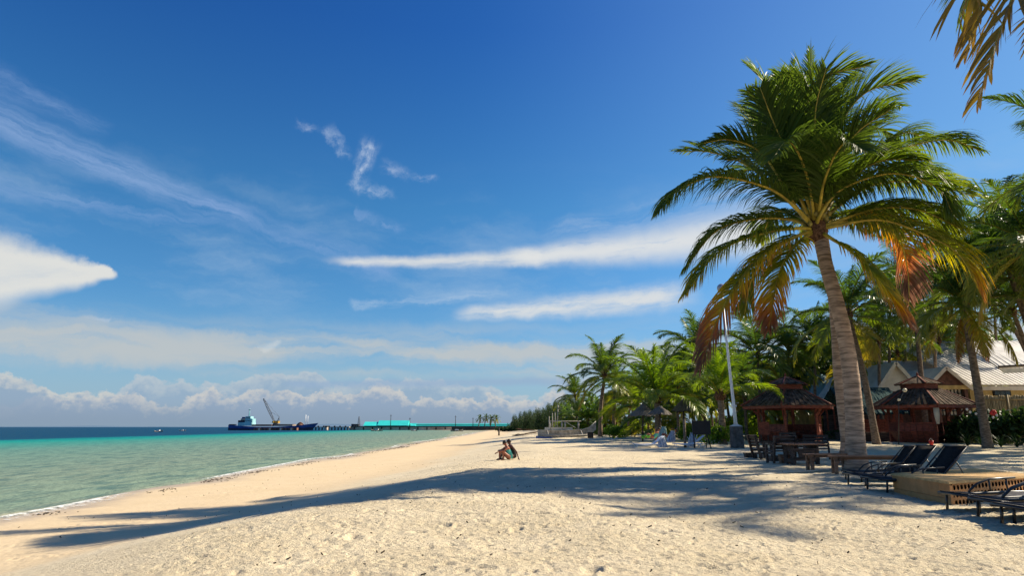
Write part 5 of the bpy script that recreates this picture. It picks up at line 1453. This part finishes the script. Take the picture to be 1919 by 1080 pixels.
place(pr6, Lz(f6, .02), R(2), 'grey sling sun lounger nearest the camera, only its foot corner in view', 'grey sling sun loungers at the right edge')

# ------------------------------------------------------------------ tan block platform with pierced front
pB = G(1784, 948); X0, Y0 = pB.x, pB.y; zb = pB.z - .15; zt = P(1782, 905, Y0).z
def onz(px, py, z): a, b_ = ray(px, py); Y = (z - CZ) / b_; return Vector((a * Y, Y, z))
cA, cB, cC = onz(1783, 905, zt), onz(1676, 889, zt), onz(1830, 879.5, zt)
e1, e2 = (cC - cB), (cB - cA); Y1 = Y0 + e2.length; WPL = e1.length; e1.normalize(); e2.normalize()
print('platform', e1, e2, WPL, Y1 - Y0)
o = empty('block_platform', (X0, Y0, zb)); tag(o, 'low tan platform with woven top and pierced block front between the loungers', 'platform')
Hh = zt - zb; Dp = Y1 - Y0; Wp = WPL
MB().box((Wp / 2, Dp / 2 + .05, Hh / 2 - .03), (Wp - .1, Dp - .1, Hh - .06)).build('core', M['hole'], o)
nb_ = 6
for i in range(nb_):       # left face: rendered blocks, two courses with fine joints
    for c_ in range(2):
        y_0, y_1 = Dp * i / nb_, Dp * (i + 1) / nb_
        MB().box((.02, (y_0 + y_1) / 2 + (0.0), Hh * (c_ + .5) / 2 - .01), (.06, (y_1 - y_0) - .004, Hh / 2 - .006)).build('side_block', M['blockface'], o)
# pierced facing: cells with a real hole each
cell = .118; rowsn = int((Hh - .05) / cell) + 1; colsn = int(Wp / cell); ch = (Hh - .03) / rowsn
def pierced(cw, chh, r_, dep):
    mb = MB(); n = 10; ring = []; inner = []; back = []
    for i in range(n):
        a = 2 * math.pi * (i + .5) / n; ring.append((r_ * math.cos(a), 0, r_ * math.sin(a))); back.append((r_ * .9 * math.cos(a), dep, r_ * .9 * math.sin(a)))
    out = []
    for i in range(n):
        a = 2 * math.pi * (i + .5) / n; c_, s_ = math.cos(a), math.sin(a); k = min((cw / 2) / max(abs(c_), 1e-6), (chh / 2) / max(abs(s_), 1e-6)); out.append((c_ * k, 0, s_ * k))
    vs = out + ring + back
    fs = [(i, (i + 1) % n, n + (i + 1) % n, n + i) for i in range(n)] + [(n + i, n + (i + 1) % n, 2 * n + (i + 1) % n, 2 * n + i) for i in range(n)]
    fs.append(tuple(range(2 * n, 3 * n)))
    corners = [(-cw / 2, 0, -chh / 2), (cw / 2, 0, -chh / 2), (cw / 2, 0, chh / 2), (-cw / 2, 0, chh / 2)]
    b_ = len(vs); vs += corners
    for q_ in corners:      # corner fill
        near_ = sorted(range(n), key=lambda i: (out[i][0] - q_[0]) ** 2 + (out[i][2] - q_[2]) ** 2)[:2]
        fs.append((near_[0], b_ + corners.index(q_), near_[1]))
    mb.add(vs, fs)
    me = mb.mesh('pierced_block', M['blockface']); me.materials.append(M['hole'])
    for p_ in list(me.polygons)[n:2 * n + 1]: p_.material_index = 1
    return me
pm = pierced(cell, ch, .043, .05)
for r_ in range(rowsn):
    for c_ in range(colsn):
        xx = (c_ + .5) * cell + (cell / 2 if r_ % 2 else 0)
        if xx > Wp - cell / 2: continue
        rmesh('pierced_block', pm, o, (xx + .02, -.012, (r_ + .5) * ch))
MB().box((.03, -.008, Hh / 2 - .02), (.09, .02, Hh - .05)).build('corner_block', M['blockface'], o)
# woven top mat
mat_top = MB(); nx, ny = 120, 46
slab = MB().box((Wp / 2 - .0, Dp / 2, Hh - .012), (Wp + .06, Dp + .06, .03)).build('top_slab', M['weave'], o)
for i in range(nx):
    mat_top.box(((i + .5) * Wp / nx, Dp / 2, Hh + .007), (Wp / nx * .62, Dp, .008))
for j in range(ny):
    mat_top.box((Wp / 2, (j + .5) * Dp / ny, Hh + .0095), (Wp, Dp / ny * .6, .009))
tag(mat_top.build('woven_strips', M['weave'], o), kind='stuff')

MX = Matrix(((e1.x, e2.x, 0, 0), (e1.y, e2.y, 0, 0), (0, 0, 1, 0), (0, 0, 0, 1)))
for me_ in {ch.data for ch in o.children}: me_.transform(MX)
for ch in o.children: ch.location = MX @ ch.location
# ------------------------------------------------------------------ benches and chairs under the palm
def slat_chair(Wc, label, loc, rz, cat='chair', arms=True, m='darkwood', back_h=.95, rake=.22, name='wooden_chair'):
    o = empty(name, loc, rz); tag(o, label, cat); D_ = .55; sh = .42
    for i in range(4): MB().box((0, -.22 + i * .14, sh), (Wc, .115, .035)).build('seat_slat', M[m], o)
    for i in range(4):
        z = sh + .12 + i * .125; y = .27 + rake * (z - sh) / .5 * .5
        MB().box((0, y, z), (Wc, .03, .095), (-.25, 0, 0)).build('back_slat', M[m], o)
    for s_ in (-1, 1):
        x = s_ * (Wc / 2 - .03)
        MB().bar((x, .24, 0), (x, .24 + rake, back_h), .06, .09).build('rear_leg', M[m], o)
        MB().box((x, -.25, .31), (.07, .09, .66)).build('front_leg', M[m], o)
        MB().box((x, 0, .34), (.05, .5, .08)).build('side_rail', M[m], o)
        if arms: MB().box((x, 0, .655), (.09, .62, .035)).build('armrest', M[m], o)
    return o
def G0(px, py): return G(px, py)
slat_chair(.62, 'dark slatted armchair seen side on at the left of the bench set', G0(1430, 862), R(100), 'armchair')
slat_chair(.85, 'dark slatted armchair with its back to the camera, left of the plank table', G0(1464, 868), R(185), 'armchair')
slat_chair(.95, 'dark slatted bench at the right of the plank table, backrest towards the big palm', G0(1532, 862), R(-25), 'bench')
slat_chair(.80, 'dark slatted armchair behind the plank table, facing the camera', G0(1490, 852), R(12), 'armchair')
gt = G0(1503, 871)
o = empty('plank_table', gt, R(6)); tag(o, 'heavy plank table with pierced board legs in the middle of the bench set', 'table')
for i in range(5): MB().box((0, -.34 + i * .17, .70), (1.35, .155, .05)).build('top_plank', M['midwood'], o)
for x in (-.45, .45):
    mb = MB(); mb.box((x, -.24, .34), (.06, .2, .68)).box((x, .24, .34), (.06, .2, .68)).box((x, 0, .56), (.058, .28, .2)).box((x, 0, .14), (.058, .28, .12)); mb.build('board_leg', M['darkwood'], o)
for z in (.2, .5): MB().box((0, -.33, z), (.96, .05, .12)).build('stretcher', M['darkwood'], o)
for x in (-.2, .2): MB().box((x, -.36, .35), (.2, .04, .30)).build('stretcher_panel', M['darkwood'], o)
def stool(loc, rz, L_, h, w_, label, m='darkwood', legs=2, cat='stool', name='low_stool'):
    o = empty(name, loc, rz); tag(o, label, cat)
    MB().box((0, 0, h - .03), (L_, w_, .06)).build('seat', M[m], o)
    for x in (-L_ / 2 + .07, L_ / 2 - .07): MB().box((x, 0, (h - .06) / 2 - .02), (.1, w_ * .9, h - .04)).build('leg', M[m], o)
    return o
stool(G0(1403, 858), R(3), .34, .2, .28, 'leftmost tiny low stool on the sand, near the lamp post')
stool(G0(1421, 859.5), R(-5), .36, .23, .28, 'tiny low stool right beside the leftmost one')
stool(G0(1451, 865.5), R(4), .34, .22, .28, 'tiny low stool in front of the dark armchair with its back to the camera')
stool(G0(1472, 868.5), R(-4), .40, .30, .30, 'small brown block stool in front of the plank table', 'midwood')
def bench(loc, rz, L_, h, w_, label):
    o = empty('bench', loc, rz); tag(o, label, 'bench')
    for i in range(2): MB().box((0, (-.25 + .5 * i) * w_, h - .025), (L_, w_ * .48, .05)).build('seat_plank', M['midwood'], o)
    for x in (-L_ / 2 + .12, L_ / 2 - .12):
        for y in (-.3, .3):
            MB().bar((x, y * w_, h - .05), (x + (.02 if x > 0 else -.02), y * w_, -.05), .075, .085).build('leg', M['midwood'], o)
            MB().bar((x, y * w_, h - .24), (x - math.copysign(.16, x), y * w_, h - .05), .05, .06).build('brace', M['midwood'], o)
        MB().box((x, 0, h - .09), (.06, w_ * .7, .07)).build('cross_rail', M['midwood'], o)
    MB().box((0, 0, h - .085), (L_ - .2, .05, .07)).build('apron', M['midwood'], o)
    return o
bench(G0(1553, 882), R(14), 1.5, .50, .34, 'brown plank bench end-on to the left of the big palm trunk')
bench(G0(1628, 888), R(-2), 2.1, .50, .32, 'long brown plank bench in front of the big palm trunk')
# curved hose / root line
pts = [G0(px, py) + Vector((0, 0, .03)) for px, py in ((1420, 893), (1480, 888), (1540, 884), (1580, 878), (1590, 868))]
o = MB().tube(catmull(pts, 24), .028, 6).build('hose', M['rope']); tag(o, 'thin pale hose curving over the sand towards the big palm', 'hose')
# dark hollow-log burl at the palm foot
# small red bottle things near gazebo
q = GY(1741, 44); o = empty('red_bucket', q); tag(o, 'small pinkish red bucket on the sand before the right gazebo', 'bucket'); MB().lathe([(.0, 0), (.11, 0), (.15, .28), (.13, .28), (.1, .02)], (0, 0, 0), 12).build('pail', M['red'], o); MB().tube([(-.14, 0, .28), (0, 0, .42), (.14, 0, .28)], .01, 5).build('handle', M['white'], o)

# ------------------------------------------------------------------ dark board hammock frame, posts, white loungers, towels
Yh2 = G(1310, 838).y
q = GY(1318, Yh2)
o = empty('dark_board', q); tag(o, 'big dark board on splayed legs beside the sunbathers', 'board')
xa, xb_ = P(1297, 800, Yh2).x - q.x, P(1331, 800, Yh2).x - q.x; za, zb2 = P(0, 815, Yh2).z - q.z, P(0, 789, Yh2).z - q.z
MB().box(((xa + xb_) / 2, 0, (za + zb2) / 2), (xb_ - xa, .1, zb2 - za)).build('board_panel', M['ink'], o)
for s_, lx in ((-1, xa + .1), (1, xb_ - .25)):
    MB().tube([(lx, .1, za + .1), (lx + .12 * s_ + .15, .15, 0)], .035, 6).build('leg', M['ink'], o); MB().tube([(lx + .1, .5, za + .1), (lx + .2, .9, 0)], .03, 6).build('leg', M['ink'], o)
q = GY(1282, Yh2 + 1); tag(MB().tube([(0, 0, -.2), (0.02, 0, P(0, 785, Yh2).z - q.z)], .09, 8).build('wooden_post', M['trunkd'], None, q), 'grey upright post left of the big dark board', 'post')
prw = lounger(35, False, 'plastic', 'plastic', L=1.9, Wd=.65)
spots = [(1188, 839, R(2), 'white lounger with empty foot end, leftmost in the row of sunbathers'), (1226, 828, R(8), 'white lounger further back under the teal-clad sunbather'), (1262, 839, R(-4), 'white lounger carrying the patterned towels, front row'), (1196, 820, R(4), 'white lounger at the back left beneath the palms')]
for i, (px, py, rz, lab) in enumerate(spots):
    ow = prw if i == 0 else copy_tree(prw); place(ow, G0(px, py), rz, lab, 'white plastic beach loungers')
def draped(px, py0, py1, wpx, Y, m, label, name='towel', cat='towel', lean=.25, seed=0):
    b_ = GY(px, Y); z0, z1 = P(px, py1, Y).z, P(px, py0, Y).z; w_ = wpx * Y * .98 / F; r_ = random.Random(seed)
    vs = []; fs = []; nx_, nz_ = 12, 9
    for j in range(nz_ + 1):
        t_ = j / nz_; ww = w_ * (1 - .55 * t_ ** 1.5)
        for i in range(nx_ + 1):
            s_ = i / nx_ - .5
            vs.append((s_ * ww + lean * t_, .12 * math.sin(i * 1.9 + j * .6) * (1 - t_ * .6) + .28 * abs(s_) ** 1.5 + r_.uniform(-.015, .015) + t_ * .3, (z1 - z0) * t_ + (0.05 * math.sin(i * 2.1) if j == 0 else 0)))
        if j:
            for i in range(nx_): a_ = j * (nx_ + 1) + i; fs.append((a_ - nx_ - 1, a_ - nx_, a_ + 1, a_))
    n_ = len(vs); vs2 = vs + [(x, y + .025, z) for x, y, z in vs]; fs2 = fs + [tuple(reversed([k + n_ for k in f_])) for f_ in fs]
    tag(MB().add(vs2, fs2, True).build(name, M[m], None, (b_.x, Y, z0)), label, cat)
draped(1240, 800, 824, 18, 47, 'towel', 'teal patterned towel draped over a lounger back beside the teal-clad sunbather', seed=1)
draped(1240, 820, 839, 18, 41.5, 'towelw', 'white patterned towel heaped low on the front lounger', seed=2, lean=.1)
draped(1256, 808, 829, 16, 44, 'towelw', 'white patterned towel standing in a peak behind the front lounger', seed=3)
draped(1294, 812, 838, 14, 43, 'towelw', 'crumpled white cloth hanging on a folded chair just left of the dark board', seed=4, name='cloth', cat='cloth')
q = GY(1209, 48); o = MB(); 
for k in range(9): o.ball((random.uniform(-.25, .25), random.uniform(-.1, .1), .55 + random.uniform(-.06, .08)), .12, 6, (1.2, 1, .6))
tag(o.build('green_bag', M['green'], None, q), 'bright green bag lying on the back lounger by the teal-clad sunbather', 'bag')
# folded chair frame with cloth
q = GY(1297, 42.6); o = empty('folding_chair', q); tag(o, 'pale folding chair frame under the crumpled white cloth', 'chair')
for s_ in (-.22, .22):
    MB().tube([(s_ - .2, 0, 0), (s_ + .15, .1, .9)], .018, 6).build('leg', M['white'], o); MB().tube([(s_ + .25, 0, 0), (s_ - .12, .1, .62)], .018, 6).build('leg', M['white'], o)
MB().box((0, .05, .45), (.5, .35, .03)).build('seat', M['towelw'], o)

# ------------------------------------------------------------------ people
def skin_mesh(name, verts, edges, radii, m, sub=2):
    me = bpy.data.meshes.new('tmp'); me.from_pydata([Vector(v) for v in verts], edges, [])
    ob = bpy.data.objects.new('tmp', me); col.objects.link(ob)
    md = ob.modifiers.new('s', 'SKIN'); md.use_smooth_shade = True; s2 = ob.modifiers.new('u', 'SUBSURF'); s2.levels = sub; s2.render_levels = sub
    sv = me.skin_vertices[0].data
    for i, r_ in enumerate(radii): sv[i].radius = (r_, r_) if isinstance(r_, (int, float)) else r_
    sv[0].use_root = True
    dg_ = bpy.context.evaluated_depsgraph_get(); dg_.update()
    nm = bpy.data.meshes.new_from_object(ob.evaluated_get(dg_)); nm.name = name
    bpy.data.objects.remove(ob); nm.materials.clear(); nm.materials.append(m); return nm
def human(j, m, label, loc, rz, scale=1.0, suit=None, hairm='hair', hairlen=0, face=(-1, 0, 0)):
    """j: joint name -> position (x forward is -x).  One continuous skinned body."""
    o = empty('person', loc, rz, scale); tag(o, label, 'person')
    V = []; Rr = []; E = []; ix = {}
    def add(n_, p_, r_, par=None):
        ix[n_] = len(V); V.append(Vector(p_)); Rr.append(r_)
        if par: E.append((ix[par], ix[n_]))
    add('pelvis', j['pelvis'], (.135, .11)); 
    sp_ = Vector(j['pelvis']).lerp(Vector(j['chest']), .5) + Vector((.03, 0, 0))
    add('spine', sp_, (.12, .10), 'pelvis'); add('chest', j['chest'], (.135, .105), 'spine'); add('neck', j['neck'], .052, 'chest')
    hd = Vector(j['head']); nk = Vector(j['neck']); dv = (hd - nk).normalized()
    add('skull', nk + (hd - nk) * .55, (.075, .082), 'neck'); add('head', hd, (.078, .09), 'skull'); add('crown', hd + dv * .075, (.05, .06), 'head')
    for s_, S in ((-1, 'l'), (1, 'r')):
        add('sh' + S, j['sh' + S], .058, 'chest'); add('el' + S, j['el' + S], .040, 'sh' + S); add('wr' + S, j['wr' + S], .026, 'el' + S)
        w_ = Vector(j['wr' + S]); hv = (w_ - Vector(j['el' + S])).normalized(); add('palm' + S, w_ + hv * .07, (.036, .018), 'wr' + S)
        sd_ = hv.cross(Vector((0, 0, 1))); sd_ = sd_.normalized() if sd_.length > .1 else Vector((0, 1, 0))
        add('hip' + S, j['hip' + S], .092, 'pelvis'); add('kn' + S, j['kn' + S], .062, 'hip' + S)
        cf = Vector(j['kn' + S]).lerp(Vector(j['an' + S]), .35); add('cf' + S, cf + Vector((.01, 0, 0)), .055, 'kn' + S); add('an' + S, j['an' + S], .034, 'cf' + S); add('toe' + S, j['toe' + S], (.038, .022), 'an' + S)
        for f_ in range(5):
            o1 = sd_ * (.027 * (f_ - 1.7)); ln = (.045, .07, .078, .072, .055)[f_]
            if f_ == 0: o1 = sd_ * -.05; 
            b0 = w_ + hv * (.10 if f_ else .05) + o1; add('f%d%s' % (f_, S), b0, .0095, 'palm' + S)
            add('g%d%s' % (f_, S), b0 + hv * ln * .55 + Vector((0, 0, -.012)), .0085, 'f%d%s' % (f_, S)); add('h%d%s' % (f_, S), b0 + hv * ln + Vector((0, 0, -.035)), .007, 'g%d%s' % (f_, S))
    rmesh('body', skin_mesh('body', V, E, Rr, m), o)
    fv = Vector(face).normalized(); fs_ = fv.cross(dv).normalized(); up_ = fs_.cross(fv).normalized()
    mb = MB(); mb.ball(hd + fv * .088 - up_ * .012, .017, 8, (1.2, 1, 1.3)); mb.build('nose', m, o)
    mb = MB()
    for s_ in (-1, 1): mb.ball(hd + fv * .078 + fs_ * .032 * s_ + up_ * .012, .011, 8)
    mb.build('eyes', M['hair'], o)
    mb = MB(); mb.ball(hd + fv * .080 - up_ * .048, .014, 8, (1, 1.6, .5)); mb.build('mouth', M['red'], o)
    mb = MB()
    for s_ in (-1, 1): mb.ball(hd + fs_ * .082 * s_, .02, 8, (1, .5, 1.4))
    mb.build('ears', m, o)
    mb = MB(); mb.ball(hd - fv * .022 + up_ * .035, .108, 14, (1.0, .88, .95)); 
    if hairlen: mb.ball(hd - fv * .095 - up_ * .01, .055, 10); mb.tube([hd - fv * .08, hd - fv * .11 - up_ * .1, nk - fv * .075 - up_ * hairlen], [.05, .045, .02], 8)
    mb.build('hair', M[hairm], o)
    if suit:
        pv, ch = Vector(j['pelvis']), Vector(j['chest']); ax = (ch - pv)
        vs = [pv - ax * .18, pv, sp_, ch - ax * .05, ch + ax * .22]
        nm = skin_mesh('swimsuit', vs, [(i, i + 1) for i in range(4)], [(.13, .11), (.178, .15), (.155, .135), (.172, .142), (.11, .095)], M[suit], 2)
        rmesh('swimsuit', nm, o)
    return o
# woman hunched on the dune edge, knees drawn up, looking out to sea (facing -x)
gp = G(951, 862.5)
j1 = dict(pelvis=(.16, 0, .13), chest=(.02, 0, .52), neck=(-.05, 0, .68), head=(-.13, 0, .79),
          shl=(-.0, -.17, .60), shr=(-.0, .17, .60), ell=(-.24, -.20, .44), elr=(-.22, .16, .46), wrl=(-.44, -.10, .40), wrr=(-.44, .06, .38),
          hipl=(.10, -.10, .12), hipr=(.10, .10, .12), knl=(-.27, -.11, .42), knr=(-.33, .10, .46), anl=(-.22, -.11, .05), anr=(-.34, .10, .06), toel=(-.38, -.12, .02), toer=(-.50, .12, .02))
human(j1, M['skin'], 'woman in teal swimsuit sitting hunched with drawn-up knees at the edge of the sand slope', gp + Vector((-.02, 0, -.02)), R(24), .87, 'teal', hairlen=.0, face=(-.9, 0, -.35))
j2 = dict(pelvis=(.20, 0, .13), chest=(.06, 0, .54), neck=(0, 0, .70), head=(-.06, 0, .82), shl=(.03, -.19, .63), shr=(.03, .19, .63),
          ell=(.24, -.24, .38), elr=(-.2, .2, .5), wrl=(.34, -.22, .12), wrr=(-.42, .1, .46), hipl=(.12, -.10, .12), hipr=(.12, .10, .12), knl=(-.26, -.12, .46), knr=(-.3, .14, .48),
          anl=(-.40, -.1, .06), anr=(-.42, .12, .06), toel=(-.58, -.1, .02), toer=(-.6, .12, .02))
human(j2, M['skinshade'], 'person in shade-darkened skin colour sitting close behind the woman in teal, leaning on one straight arm', gp + Vector((.10, .16, 0)), R(18), .87, 'black', face=(-1, 0, -.1))
# sunbather on the back lounger
j3 = dict(pelvis=(.1, 0, .10), chest=(.38, 0, .38), neck=(.46, 0, .53), head=(.50, 0, .66), shl=(.38, -.18, .47), shr=(.38, .18, .47), ell=(.12, -.30, .38), elr=(.5, .3, .24), wrl=(.18, -.24, .62), wrr=(.34, .3, .1),
          hipl=(.05, -.1, .08), hipr=(.05, .1, .08), knl=(-.36, -.12, .36), knr=(-.4, .12, .12), anl=(-.62, -.12, .06), anr=(-.82, .12, .06), toel=(-.72, -.12, .14), toer=(-.92, .12, .14))
human(j3, M['skin'], 'sunbather in teal reclining on the back white lounger, elbow raised', GY(1222, 49) + Vector((0, 0, .38)), 0, 1.0, 'teal', hairlen=.12)
j4 = dict(j3); j4.update(pelvis=(.1, 0, .1), knl=(-.3, -.12, .4), knr=(-.34, .12, .42), anl=(-.5, -.12, .04), anr=(-.56, .12, .04), toel=(-.66, -.12, .02), toer=(-.72, .12, .02))
human(j4, M['skin'], 'tanned sunbather with bent knees lying on the front lounger behind the patterned towels', GY(1252, 44.8) + Vector((0, 0, .36)), 0, 1.0, 'towelw', hairlen=.1)
j5 = dict(pelvis=(.0, 0, .55), chest=(.02, 0, .98), neck=(0, 0, 1.15), head=(-.03, 0, 1.29), shl=(0, -.18, 1.07), shr=(0, .18, 1.07), ell=(-.1, -.24, .82), elr=(-.1, .24, .82), wrl=(-.3, -.15, .72), wrr=(-.3, .15, .72),
          hipl=(-.02, -.1, .52), hipr=(-.02, .1, .52), knl=(-.42, -.12, .55), knr=(-.42, .12, .55), anl=(-.45, -.12, .08), anr=(-.45, .12, .08), toel=(-.6, -.12, .03), toer=(-.6, .12, .03))
human(j5, M['skin'], 'person sitting upright at the back, head just above the teal patterned towel', GY(1238, 49.5) + Vector((0, 0, -.05)), 0, .95, 'towel')
print('objects', len(bpy.data.objects), 'tris', sum(len(m_.polygons) for m_ in bpy.data.meshes))
